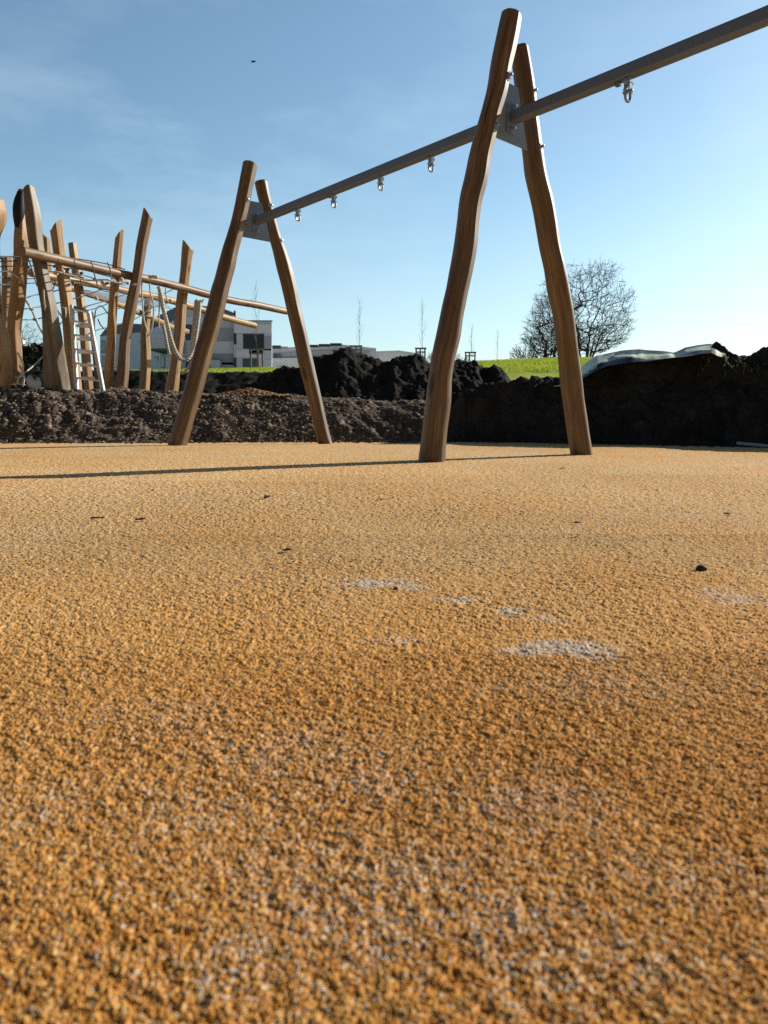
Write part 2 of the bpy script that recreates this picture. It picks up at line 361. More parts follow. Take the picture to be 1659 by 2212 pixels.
# ================================================================== GROUND: rubber play surface
def edge_y(x):
    return np.interp(x, [-30, -6, -3, -1.2, -.4, .6, 1.4, 2.2, 3.6, 6, 30], [9.1, 9.1, 9.15, 9.4, 9.4, 9.0, 8.45, 7.95, 7.18, 6.5, 5.5])
def surface_z(x, y):
    dip = -.034*sstep(7.2, 9.2, y)*(1-sstep(-.2, 1.6, x))
    und = .012*(fbm(x*.55+3, y*.55+1, 21, 2)-.5)*sstep(.8, 2.5, y)*(1-sstep(4.6, 5.3, y))
    crest = .010*sstep(3.62, 3.40, y+.12*x)*sstep(1.2, -.2, x)*sstep(1.6, 3.3, y)
    return dip+und+crest
def build_rubber():
    rows = [np.linspace(-4, .25, 14)[:-1], np.arange(.25, .36, .004), np.arange(.36, 1.0, .0008), np.arange(1.0, 2.0, .0017), np.arange(2.0, 4.0, .0045), np.arange(4.0, 9.8, .012), [9.8]]
    yr = np.concatenate(rows)
    ud = np.linspace(-.66, .66, 1100)
    wout = np.array([.01, .03, .07, .15, .3, .5, .8, 1.2, 1.8, 2.6, 4, 6, 9, 14])
    Yr = yr[:, None]; Zm = np.maximum(Yr, .33)
    X = np.concatenate([-.66*Zm-wout[::-1][None], ud[None]*Zm, .66*Zm+wout[None]], 1)
    Y = np.repeat(Yr, X.shape[1], 1)
    Y = np.where(Y > 4.5, 4.5+(Y-4.5)*(edge_y(X)-4.5)/(9.8-4.5), Y)
    Y = Y+np.where(Y > 6.2, .03*(vnoise(X*2.2, Y*0, 5)-.5)*sstep(6.2, 7.2, Y), 0)
    dense = (np.abs(X) < .70*Zm) & (Y > .3)
    s = .0019
    wx = X+.0016*(vnoise(X*520, Y*520, 31)-.5)*2; wy = Y+.0016*(vnoise(X*420+9, Y*420, 33)-.5)*2
    hgt, rid = domes(wx, wy, s, 3, .93)
    hgt = np.maximum(hgt, -.55)
    clump = fbm(X*130, Y*130, 41, 2)-.5
    patch = fbm(X*5.5, Y*5.5, 61, 3)
    amp = np.where(dense, 1.0, 0.0)*(.75+.6*patch)
    Z = surface_z(X, Y)+amp*(hgt*s*1.15+clump*.0036)
    # far part: broader surface roughness so the grain still catches the low sun
    Z = Z+np.where(dense & (Y > 1.6), 1, 0)*sstep(1.6, 3.0, Y)*(fbm(X*85, Y*55, 71, 2)-.5)*.0046
    # colour per grain
    base = np.array([.84, .44, .135]); alt = np.array([.62, .28, .065]); pale = np.array([.90, .61, .29]); grey = np.array([.48, .40, .34])
    r = np.where(dense, rid, .5)[..., None]
    col = base*(1-sstep(.0, .45, .45-r))+alt*sstep(.0, .45, .45-r)
    col = np.where(r > .82, pale, col); col = np.where(r > .965, grey, col)
    big = fbm(X*.9+5, Y*.9, 81, 3)[..., None]
    col = col*(.86+.3*big)
    warm = fbm(X*2.1-3, Y*2.1, 85, 3)[..., None]
    col = col*np.array([1, .94, .86])**((warm-.5)*3)
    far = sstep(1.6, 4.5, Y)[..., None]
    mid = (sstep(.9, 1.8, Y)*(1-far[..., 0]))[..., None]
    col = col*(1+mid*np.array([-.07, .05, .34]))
    col = col*(1-far)+(col*np.array([1.08, 1.26, 1.72]))*far  # far rubber paler: grazing sheen put into the colour
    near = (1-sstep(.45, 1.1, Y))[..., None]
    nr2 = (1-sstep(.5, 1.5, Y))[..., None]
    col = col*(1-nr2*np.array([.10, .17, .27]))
    streak = sstep(.45, .75, fbm(X*1.7+Y*.3, Y*.45, 87, 3))[..., None]*sstep(.6, 1.4, Y)[..., None]
    col = col*(1-.22*streak)+np.array([.80, .60, .36])*.22*streak
    # chalky dust in the picture-surveyed places
    chalk = np.zeros(X.shape); fleck = np.zeros(X.shape)
    for (px, py, rx, ry, st) in ((820, 1262, 130, 15, .62), (890, 1268, 50, 12, .5), (990, 1297, 70, 12, .6), (1090, 1322, 70, 14, .5), (1170, 1338, 50, 12, .5), (1210, 1402, 150, 26, .62), (1260, 1415, 70, 22, .6), (1130, 1405, 60, 18, .5), (1580, 1290, 110, 30, .38),
                                 (640, 1640, 200, 60, .45), (460, 1760, 190, 60, .45), (760, 1690, 130, 50, .4), (1150, 1730, 160, 60, .42), (760, 1900, 340, 100, .45), (900, 2010, 340, 80, .5), (500, 2080, 160, 80, .45), (1250, 2080, 260, 80, .42), (1450, 1900, 200, 60, .35), (330, 1560, 180, 40, .32), (1300, 1480, 200, 30, .35), (120, 1750, 160, 60, .25), (860, 1385, 110, 12, .35), (1120, 1980, 220, 60, .4)):
        c = G(px, py); cx, cy = c[0], c[1]; a = abs(G(px+rx, py)[0]-cx); b_ = abs(G(px, py-ry)[1]-G(px, py+ry)[1])/2
        d = ((X-cx)/a)**2+((Y-cy)/b_)**2
        if py > 1450: fleck = np.maximum(fleck, st*np.exp(-d*.9))
        else: chalk = np.maximum(chalk, st*np.exp(-d*1.3))
    pn = fbm(X*34, Y*26, 91, 3)
    cm = sstep(.36, .86, chalk*.75+pn*.62)*np.clip(chalk*2.0, 0, 1)*np.clip(.35+1.3*rid, 0, 1)
    top = sstep(-.15, .35, hgt)
    rid2 = h2(np.floor(rid*1e6), np.floor(rid*7e5), 9)
    fl = np.where(dense & (rid2 > 1-.58*fleck*(.2+1.6*fbm(X*26, Y*20, 95, 3))), .72, 0)*top
    dust = (.20*np.maximum(fleck, chalk*.6)*sstep(.3, .7, fbm(X*14, Y*11, 97, 3)))[..., None]; col = col*(1-dust)+np.array([.84, .68, .50])*dust
    cm = np.maximum(np.where(h2(np.floor(rid*1e6), np.floor(rid*3e5), 19) < cm*1.15, .85, cm*.25)*(.3+.7*top), fl)[..., None]
    col = col*(1-cm)+np.array([.74, .68, .60])*cm
    # skirt down at the far rim
    X = np.concatenate([X, X[-1:]], 0); Y = np.concatenate([Y, Y[-1:]+.004], 0); Z = np.concatenate([Z, Z[-1:]*0-.12], 0); col = np.concatenate([col, col[-1:]*.6], 0)
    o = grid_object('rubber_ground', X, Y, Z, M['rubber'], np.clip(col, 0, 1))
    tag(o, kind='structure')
build_rubber()
# broad ground below everything, to the horizon
def build_ground():
    a = np.concatenate([-np.geomspace(3000, 12, 12), np.linspace(-10, 10, 30), np.geomspace(12, 3000, 12)])
    X, Y = np.meshgrid(a, a); Z = np.full(X.shape, -.13)
    c = np.ones(X.shape+(3,))*np.array([.09, .075, .06]); c[(np.abs(X) > 60) | (np.abs(Y) > 60)] = (.08, .10, .03)
    tag(grid_object('ground', X, Y, Z, M['soil'], c), kind='structure')
build_ground()
# ================================================================== lawn hill
CRX = [-600, 0, 440, 580, 640, 830, 1035, 1150, 1250, 1659, 2300]; CRY = [806, 806, 803, 799.5, 799, 793, 786, 781, 779, 776, 776]
def lawn_z(X, Y):
    X = np.asarray(X, float); Y = np.asarray(Y, float)
    px = 829.5+F*X/np.maximum(Y, 24); py = np.interp(px, CRX, CRY); zc = HC+(892-py)/F*33
    z = np.where(Y < 33, zc*sstep(8.0, 36.5, Y)/sstep(8.0, 36.5, np.array(33.0)), zc+.03*(Y-33))
    return z-.1*0
def build_lawn():
    y = np.concatenate([np.linspace(17, 38, 110), np.linspace(38.5, 170, 70)]); x = np.concatenate([np.linspace(-90, -16, 40)[:-1], np.linspace(-16, 22, 200), np.linspace(22, 90, 40)[1:]])
    X, Y = np.meshgrid(x, y); Z = lawn_z(X, Y)+.10*(fbm(X*1.2, Y*1.2, 5, 3)-.5)
    g = fbm(X*.8, Y*.8, 15, 4)[..., None]
    c = np.array([.36, .46, .035])*(1-g)+np.array([.52, .58, .09])*g
    c = np.where((Y > 41)[..., None], np.array([.62, .62, .63])*(.8+.4*g), c)  # unseen far part made pale grey to bounce neutral light onto the buildings
    tag(grid_object('lawn_hill', X, Y, Z, M['lawn'], c), kind='structure')
build_lawn()
def blades(name, pts, hmin, hmax, wid, lean=.5):
    v = []; f = []; w = []
    for (x, y, z) in pts:
        hh = random.uniform(hmin, hmax); a = random.uniform(0, 6.28); l = random.uniform(0, lean)*hh; b = random.uniform(0, 6.28)
        dx, dy = math.cos(a)*wid, math.sin(a)*wid; k = len(v)
        v += [(x-dx, y-dy, z-.02), (x+dx, y+dy, z-.02), (x+math.cos(b)*l*.4+dx*.6, y+math.sin(b)*l*.4+dy*.6, z+hh*.6), (x+math.cos(b)*l*.4-dx*.6, y+math.sin(b)*l*.4-dy*.6, z+hh*.6), (x+math.cos(b)*l, y+math.sin(b)*l, z+hh)]
        w += [(x, y, z)]*5; f += [(k, k+1, k+2, k+3), (k+3, k+2, k+4)]
    m = MB(); m.v = v; m.f = f; m.w = w; m.mi = [0]*len(f)
    return m.build(name, M['grass'], None, 0)
pts = []
for _ in range(26000):
    y = random.uniform(24, 37); px = random.choice([random.uniform(400, 700), random.uniform(1000, 1300), random.uniform(1000, 1300), random.uniform(200, 1700)]); x = (px-829.5)/F*y
    pts.append((x, y, float(lawn_z(x, y))))
tag(blades('grass', pts, .05, .13, .012), 'bright green lawn grass on the hill behind the soil heaps', 'grass', kind='stuff')
# ================================================================== soil heaps
def soil_cols(X, Y, dark, light, rid, hgt, stone, seed):
    g = fbm(X*7, Y*7, seed, 4)[..., None]
    c = np.array(dark)*(1-g)+np.array(light)*g
    st = ((rid > .62) & (hgt > -.5))[..., None]
    return np.where(st, np.array(stone)*(.55+.9*((rid-.62)/.38)[..., None]), c)
def build_berm():
    x = np.concatenate([np.arange(-7.2, 1.35, .0125)]); y = np.concatenate([np.arange(9.0, 11.0, .0125), np.linspace(11.05, 19.6, 40)])
    X, Y = np.meshgrid(x, y)
    cpx = [-400, 0, 150, 300, 440, 600, 700, 800, 900, 955, 990, 1040, 1100]; cpy = [834, 836, 843, 846, 848, 851, 860, 862, 866, 876, 905, 945, 960]
    yc = 10.62; prof_x = (np.array(cpx)-829.5)/F*yc; prof_z = HC+(892-np.array(cpy))/F*yc
    cz = np.interp(X, prof_x, prof_z)+.13
    toe = edge_y(X)-.02+.06*(vnoise(X*1.3, X*0, 3)-.5)
    t = np.clip((Y-toe)/(yc-toe), 0, 1.6)
    bump_ = (fbm(X*1.1, Y*1.1, 8, 3)-.5)
    sh = np.where(t < 1, np.clip(1.06*t**.92, 0, 1), 1.0); sh = sh-.06*np.exp(-((t-1)/.12)**2)
    Z = -.13+cz*sh
    back = sstep(11.2, 13.5, Y); Z = Z*(1-back)+np.minimum(Z, .33)*back
    rough = sstep(-2.2, -4.2, X)
    fm = np.clip(t*4, 0, 1)
    Z = Z+fm*(bump_*.19*sstep(.02, .5, t)*(1-.45*sstep(.8, 1, t)))+fm*(fbm(X*3.2, Y*3.2, 48, 3)-.5)*.06*sstep(.05, .4, t)
    clod, cid = domes(X+.03*vnoise(X*20, Y*20, 4), Y*.8, .11, 51, .75); clod = np.maximum(clod, -.3)
    Z = Z+fm*(clod*.11*(.06+.40*rough))
    cl2, id2 = domes(X, Y*.8, .034, 57, .6, .35, .8); cl2 = np.maximum(cl2, -.35)
    smooth = sstep(-.9, -.2, X)
    Z = Z+fm*(cl2*.034*.12*(1-.6*smooth))+fm*(fbm(X*9, Y*9, 29, 4)-.5)*.045+fm*(fbm(X*55, Y*55, 39, 2)-.5)*.016
    # raked furrows on the right end
    fur = vnoise((X*.85+Y*.5)*9, (Y*.85-X*.5)*2.2, 77)-.5
    Z = Z+fm*smooth*fur*.07
    Z = Z+fm*(fbm(X*30, Y*30, 9, 4, .62)-.5)*.036
    col = soil_cols(X, Y, (.088, .066, .051), (.195, .150, .116), np.where((cl2 > -.2) & (id2 > .8), id2, 0), cl2, (.34, .27, .21), 13)
    col = col*(1-.10*smooth[..., None])
    rust = (sstep(.35, .6, fbm(X*3, Y*3, 19, 3))*np.exp(-((X+3.3)/1.6)**2)*0)[..., None]
    o = grid_object('gravel_bank', X, Y, Z, M['soil'], np.clip(col, 0, 1))
    tag(o, 'low bank of brown gravelly soil along the far edge of the orange surface', 'soil bank')
    return X, Y, Z
BX, BY, BZ = build_berm()
def berm_z(x, y):
    j = int(np.clip(np.searchsorted(BX[0], x), 0, BX.shape[1]-1)); i = int(np.clip(np.searchsorted(BY[:, 0], y), 0, BX.shape[0]-1)); return float(BZ[i, j])
def pebbles(name, n, fn, rmin, rmax, mat, label, cat, kind='stuff'):
    m = MB()
    ico = [(0, 0, 1), (.894, 0, .447), (.276, .851, .447), (-.724, .526, .447), (-.724, -.526, .447), (.276, -.851, .447), (.724, .526, -.447), (-.276, .851, -.447), (-.894, 0, -.447), (-.276, -.851, -.447), (.724, -.526, -.447), (0, 0, -1)]
    fc = [(0, 1, 2), (0, 2, 3), (0, 3, 4), (0, 4, 5), (0, 5, 1), (1, 6, 2), (2, 7, 3), (3, 8, 4), (4, 9, 5), (5, 10, 1), (2, 6, 7), (3, 7, 8), (4, 8, 9), (5, 9, 10), (1, 10, 6), (6, 11, 7), (7, 11, 8), (8, 11, 9), (9, 11, 10), (10, 11, 6)]
    for _ in range(n):
        x, y, z = fn(); r = rmin*(rmax/rmin)**(random.random()**2.2); sx, sy, sz = random.uniform(.7, 1.4), random.uniform(.7, 1.3), random.uniform(.45, .9); a = random.uniform(0, 6.28); ca, sa = math.cos(a), math.sin(a)
        vs = []
        for q in ico:
            k = random.uniform(.8, 1.15); px_, py_, pz_ = q[0]*sx*r*k, q[1]*sy*r*k, q[2]*sz*r*k; vs.append((x+px_*ca-py_*sa, y+px_*sa+py_*ca, z+pz_))
        m.add(vs, fc, [(x*3, y*3, z*3)]*12)
    o = m.build(name, mat, None, 0)
    return tag(o, label, cat, kind=kind)
def on_berm():
    while True:
        x = random.uniform(-5.2, .7); y = random.uniform(9.1, 10.6)
        if y > float(edge_y(np.array(x)))+.05 and random.random() < (.25 if x > -.9 else 1): return x, y, berm_z(x, y)
pebbles('gravel', 3400, on_berm, .005, .026, M['stone'], 'loose pale stones strewn over the gravelly soil bank', 'gravel')
def on_rim():
    x = random.uniform(-4.5, 4.3); y = float(edge_y(np.array(x)))-abs(random.gauss(0, .14))-.02
    return x, y, float(surface_z(np.array(x), np.array(y)))+.004
pebbles('soil_crumbs', 900, on_rim, .004, .02, M['crumb'], 'crumbs of dark soil spilled onto the far rim of the orange surface', 'soil')
# rusty gravel hump on the bank crest
def build_hump():
    x = np.arange(-.62, .63, .012); y = np.arange(-.35, .36, .012); X, Y = np.meshgrid(x, y)
    c = P(535, 850, 10.75); rr = np.sqrt((X/.5)**2+(Y/.28)**2)
    Z = .115*np.clip(1-rr, 0, 1)**.8-.03; d, i = domes(X, Y, .03, 5, .9); Z = Z+np.maximum(d, -.4)*.02
    g = i[..., None]; col = np.array([.20, .10, .05])*(1-g)+np.array([.36, .21, .11])*g
    zb = berm_z(c[0], 10.65)
    o = grid_object('gravel_pile', X+c[0], Y+10.8, Z+zb+.03, M['soil'], col)
    tag(o, 'small rust brown gravel pile on top of the low soil bank', 'gravel pile')
build_hump()
def mound(name, px, py, yc, front, backw, x0, x1, step, label, seed, toe_fn=None, dark=(.014, .014, .014), light=(.060, .054, .049), clod=.16, base=-.13, rgh=1.0, cat='soil heap', yc_fn=None):
    x = np.arange(x0, x1, step)
    n = int((front+.3)/step); vv = np.concatenate([np.linspace(0, 1.15, n), np.linspace(1.2, 2.2, 26)])
    X, V = np.meshgrid(x, vv)
    YC = yc_fn(X) if yc_fn else np.full(X.shape, yc)
    toe = toe_fn(X) if toe_fn else YC-front
    Y = np.where(V < 1, toe+(YC-toe)*V, YC+(V-1)*backw)
    cx = (np.array(px)-829.5)/F; 
    cz = np.interp(X/YC, cx, (892-np.array(py))/F)*YC+HC-base
    cz = np.maximum(cz, .02)
    sh = np.where(V < 1, np.clip(1.04*V**.95, 0, 1), 1-sstep(0, 1.2, V-1)*.95)
    Z = base+cz*sh
    fm = np.clip(V*5, 0, 1)*np.clip(cz*4, 0, 1)
    Z = Z+fm*(fbm(X*1.6, Y*1.6, seed, 4)-.5)*.20*rgh*np.clip(1.2-.9*np.exp(-((V-1)/.2)**2), .2, 1)
    d1, i1 = domes(X+.05*vnoise(X*9, Y*9, 6), Y, clod, seed+10, .7); d1 = np.maximum(d1, -.3)
    d2, i2 = domes(X, Y, clod*.4, seed+20, .7, .35, .8); d2 = np.maximum(d2, -.35)
    Z = Z+fm*(d1*clod*.20+d2*clod*.4*.3)*rgh+fm*(fbm(X*5.5, Y*5.5, seed+8, 5, .58)-.5)*.20*rgh+fm*(fbm(X*24, Y*24, seed+3, 3)-.5)*.035
    col = soil_cols(X, Y, dark, light, np.where(i2 > .985, .8, 0), d2, (.06, .053, .047), seed+5)
    o = grid_object(name, X, Y, Z, M['dark_soil'], np.clip(col, 0, 1))
    tag(o, label, cat)
    return X, Y, Z
MX, MY, MZ = mound('soil_mound', [945, 965, 995, 1040, 1100, 1160, 1208, 1261, 1323, 1415, 1458, 1506, 1535, 1554, 1573, 1602, 1626, 1636, 1650, 1659, 1700, 1800, 2000, 2600], [962, 895, 856, 838, 832, 823, 826, 812, 786, 775, 770, 760, 757, 768, 772, 774, 780, 768, 766, 776, 768, 715, 650, 620],  # out-of-frame right crest raised to lengthen the heap's shadow
      8.95, 1.3, 1.9, 0.55, 8.2, .0150, 'large near black soil heap with a tarpaulin along its top', 101, toe_fn=lambda X: edge_y(X)+.0+.05*(vnoise(X*2, X*0, 9)-.5), yc_fn=lambda X: edge_y(X)*0+np.interp(X, [.6, 1.5, 2.5, 3.6, 6, 8], [9.35, 9.15, 8.85, 8.5, 8.0, 7.6]), clod=.15, rgh=1.05, dark=(.014, .014, .014), light=(.068, .061, .055))
mound('soil_mound', [560, 592, 615, 644, 677, 688, 720, 736, 749, 765, 781, 810, 829, 842, 848, 868, 896, 912, 925, 983, 1026, 1033, 1048, 1062, 1080, 1095, 1110, 1160, 1184, 1215, 1270, 1330], [830, 806, 800, 797, 781, 773, 770, 759, 756, 761, 771, 781, 787, 784, 775, 774, 771, 777, 788, 783, 786, 797, 800, 793, 797, 818, 828, 822, 818, 828, 835, 870],
      13.2, 1.9, 2.6, -2.4, 4.4, .021, 'dark clodded soil heap behind the low bank, highest between the two swing supports', 131, clod=.17, rgh=.85)
mound('earth_bank', [-400, 0, 215, 330, 440, 500, 600, 660, 720, 800], [806, 806, 805, 805, 806, 807, 806, 803, 805, 830], 19.6, 2.4, 3.0, -15.5, .2, .05, 'long dark earth bank below the lawn, behind the climbing posts', 151, clod=.2, rgh=.5, cat='earth bank')
def mz(x, y):
    k = int(np.clip(np.searchsorted(MX[0], x), 0, MX.shape[1]-1)); return float(np.interp(y, MY[:, k], MZ[:, k]))
# grass growing on the heap
pts = []
for (pa, pb, ylo, yhi, n) in ((1497, 1560, 8.3, 8.45, 30), (1545, 1640, 8.15, 8.25, 50)):
    for _ in range(n):
        y = random.uniform(ylo, yhi); x = (random.uniform(pa, pb)-829.5)/F*y; pts.append((x, y, mz(x, y)))
tag(blades('grass_patch', pts, .012, .035, .004, 1.6), 'thin yellow green grass sprouting on top of the dark soil heap', 'grass', kind='stuff')
# tarpaulin over the heap's crest
def build_tarp():
    top = [(1194, 833), (1215, 822), (1240, 806), (1262, 787), (1275, 776), (1290, 767), (1310, 764), (1343, 757), (1381, 754), (1420, 758), (1458, 761), (1470, 756), (1482, 750), (1510, 745), (1535, 742), (1549, 744), (1560, 751), (1568, 760)]
    bot = [(1196, 837), (1216, 836), (1240, 829), (1262, 815), (1275, 808), (1290, 801), (1310, 790), (1343, 786), (1381, 781), (1420, 778), (1458, 773), (1470, 772), (1482, 770), (1510, 764), (1535, 763), (1549, 770), (1560, 772), (1568, 766)]
    nx, ny = 170, 26
    tx = np.array([a for a, b in top]); ty = np.array([b for a, b in top]); by = np.array([b for a, b in bot])
    px = np.linspace(1194, 1568, nx); ys = np.interp(px, tx, ty); ye = np.interp(px, tx, by)
    X = np.zeros((ny, nx)); Y = np.zeros((ny, nx)); Z = np.zeros((ny, nx)); col = np.zeros((ny, nx, 3))
    tarp_shaded = np.array([.03, .055, .075]); tarp_sunlit = np.array([.86, .95, .70])  # cream patches paint in sunlight, dark blue ones shade
    for j in range(nx):
        x0 = (px[j]-829.5)/F; yc = float(np.interp(x0*8.7, [.6, 1.5, 2.5, 3.6, 6], [9.35, 9.15, 8.85, 8.5, 8.0]))
        for i in range(ny):
            t = i/(ny-1)
            py = ye[j]+(ys[j]-ye[j])*min(1, t/.72)
            yy = yc-.40+.20*min(1, t/.36)+.62*max(0, min(1, (t-.30)/.42))
            p = P(px[j], py, yy)
            if t > .72:
                k = (t-.72)/.28; p = p+np.array([0, .40*k, -.22*k*k-.05*k])
            fold = .010*math.sin(px[j]*.07+t*4)+.05*(vnoise(np.array([px[j]*.05]), np.array([t*3]), 5)[0]-.5)
            p = p+np.array([0, -fold*1.2, fold*.25*(t < .7)])
            X[i, j], Y[i, j], Z[i, j] = p
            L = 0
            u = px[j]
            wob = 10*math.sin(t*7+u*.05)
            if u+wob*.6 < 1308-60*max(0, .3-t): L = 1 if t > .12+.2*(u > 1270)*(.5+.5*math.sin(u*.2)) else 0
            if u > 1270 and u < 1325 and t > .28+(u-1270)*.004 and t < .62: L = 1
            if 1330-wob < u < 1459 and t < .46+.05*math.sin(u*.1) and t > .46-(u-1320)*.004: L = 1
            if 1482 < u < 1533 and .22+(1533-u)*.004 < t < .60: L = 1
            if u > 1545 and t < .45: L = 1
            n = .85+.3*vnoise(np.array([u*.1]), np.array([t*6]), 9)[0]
            col[i, j] = (tarp_sunlit if L else tarp_shaded)*n
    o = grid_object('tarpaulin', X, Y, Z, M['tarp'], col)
    tag(o, 'crumpled tarpaulin with cream sunlight and blue shade painted on, draped along the crest of the dark soil heap', 'tarpaulin')
build_tarp()
# ================================================================== SWING FRAME
ZN = 5.5
NP = P(1105, 256, ZN); d_ = ray(552, 478); FP = CAM+d_*((NP[2]-HC)/d_[2])
BD = (NP-FP)/np.linalg.norm(NP-FP); UP = np.array([0, 0, 1.0]); LN = np.array([.48, -.877, 0])/np.hypot(.48, .877); SD = np.cross(BD, UP)   # SD points to the left-near leg side
legs = {
 'NL': (NP, .092, [(33, 1082, 1128), (96, 1068, 1117), (144, 1058.5, 1106), (192, 1051, 1098), (240, 1039, 1084), (288, 1025, 1074), (336, 1012, 1063), (384, 1002, 1056), (432, 991, 1043), (480, 985.5, 1036), (531, 979, 1032), (579, 971, 1023.5), (627, 962.5, 1013), (675, 951.5, 1003), (723, 942, 996), (771, 931, 985), (819, 924, 978), (867, 918, 976), (915, 912, 969), (963, 907, 964.5), (992, 903.5, 963.5), (1008, 902, 963)]),
 'NR': (NP, -.082, [(103, 1103, 1142), (144, 1107, 1149.5), (192, 1113, 1157), (252, 1120, 1164), (312, 1126, 1172), (336, 1129, 1175.5), (373, 1133, 1181), (398, 1138.4, 1187), (432, 1147, 1196), (480, 1156.5, 1204.5), (531, 1165, 1211.7), (579, 1175.7, 1222.7), (627, 1183, 1232), (675, 1194, 1241), (723, 1200, 1246.7), (771, 1206, 1252.5), (819, 1210.7, 1258.7), (867, 1217, 1263.5), (915, 1223.7, 1270.7), (981, 1233.5, 1281), (996, 1235, 1284)]),
 'FL': (FP, .085, [(355, 524, 557), (392, 517, 549), (422, 511, 543), (452, 504.5, 537), (482, 497.5, 529.5), (512, 488.5, 523), (542, 479, 515), (572, 471, 509), (602, 463.4, 501), (632, 454, 493), (662, 447.4, 486), (692, 439, 479), (722, 431, 471), (752, 421.5, 462), (782, 413.5, 454), (812, 405, 446), (842, 397, 438.5), (872, 388, 429), (902, 380, 420), (932, 371, 412), (955, 364, 406), (964, 361, 404)]),
 'FR': (FP, -.07, [(393, 550, 578), (422, 556, 584), (452, 564.5, 591.5), (482, 573, 599), (512, 581, 608), (542, 589, 619), (572, 596, 629), (602, 604, 637), (632, 611.5, 643.5), (662, 618, 649), (692, 625, 656), (722, 632, 663), (752, 638.5, 670), (782, 644.5, 677), (812, 652, 684), (842, 660, 691), (872, 667, 697.5), (902, 674, 704), (932, 681, 711), (955, 687, 717.5), (964, 690, 721)]),
}
swing = empty('swing_frame', G(935, 992), 'tall two bay swing frame of crooked robinia legs under a grey steel beam, without seats', 'swing frame')
def bolt_mb(m, c, n, r=.022, ln=.012):
    n = np.array(n, float)/np.linalg.norm(n)
    m.tube([c-n*.004, c+n*.003], r*1.5, n=16, round_end=0)
    m.tube([c+n*.003, c+n*(.003+ln)], r, n=6, round_end=.05)
    m.tube([c+n*(.003+ln), c+n*(ln+.022)], r*.5, n=10, round_end=.2)
bolts = {'NL': [(1098, 163), (1068.5, 271)], 'NR': [(1151, 196), (1166, 317)], 'FL': [(532.5, 431), (513.5, 500)], 'FR': [(584, 444), (605.5, 520)]}
for si, (k, (p0, off, prof)) in enumerate(legs.items()):
    pts = []; rad = []
    for (y, xl, xr) in prof[::-1]:
        q = PL((xl+xr)/2, y, p0+LN*off, LN); dist = np.linalg.norm(q-CAM)
        pts.append(q); rad.append((xr-xl)/2)
    A = np.array(pts)
    # horizontal pixel width -> radius, corrected for the lean in the picture
    cen = [((xl+xr)/2, y) for (y, xl, xr) in prof[::-1]]
    for i in range(len(rad)):
        a = cen[max(0, i-1)]; b = cen[min(len(cen)-1, i+1)]; t = math.hypot(b[0]-a[0], b[1]-a[1]); cosl = abs(b[1]-a[1])/t
        dd = ray(*cen[i]); depth = np.linalg.norm(A[i]-CAM)/np.linalg.norm(dd)
        rad[i] = rad[i]*cosl*depth/F
    cutd = {'NL': (.35, 1.2), 'NR': (.25, 0), 'FL': (.5, 1.0), 'FR': (.25, 2.5)}[k]
    lg = MB().tube(pts, rad, n=48, bump=.035, seed=si*13+3, step=.035, cut=(0, 0), round_end=.35, facet=[(R(112), R(24), R(9)), (R(195), R(17), R(16))]).build('leg', M['leg'], swing, 17)
    for (bx, by) in bolts[k]:
        ra = float(np.interp(by, [p[0] for p in prof], rad[::-1]))
        q = PL(bx, by, p0+LN*(off+ra*.8), LN)
        m = MB(); bolt_mb(m, q, LN+SD*(-.35 if k[1] == 'R' else -.2), .021 if k[0] == 'N' else .022)
        m.build('bolt', M['zinc'] if k[0] == 'F' else M['galv'], lg, 30)
# plates and brackets
def plate(p0, poly, br, bolts_px, nm):
    pl = MB().prism([PL(x, y, p0, LN) for (x, y) in poly], LN*.005).build('connection_plate', M['galv'], swing, 20)
    q = [PL(x, y, p0+LN*.011, LN) for (x, y) in br]
    MB().prism(q, LN*.005).build('beam_flange', M['galv'], pl, 20)
    for (x, y) in bolts_px:
        m = MB(); bolt_mb(m, PL(x, y, p0+LN*.016, LN), LN, .02, .014); m.build('bolt', M['galv'], pl, 30)
plate(NP, [(1092, 178), (1101, 181), (1118, 190), (1138.5, 325), (1060, 292.5), (1062, 262)], [(1096, 221.5), (1117, 230), (1124, 284), (1112, 292.5), (1094.5, 284)], [(1108, 232), (1106, 280)], 'near')
plate(FP, [(535, 433), (565.5, 438.5), (585, 523), (521, 511), (524, 480)], [(545.5, 461), (563, 463.5), (565, 506), (546, 502)], [(554.5, 467.5), (555, 499)], 'far')
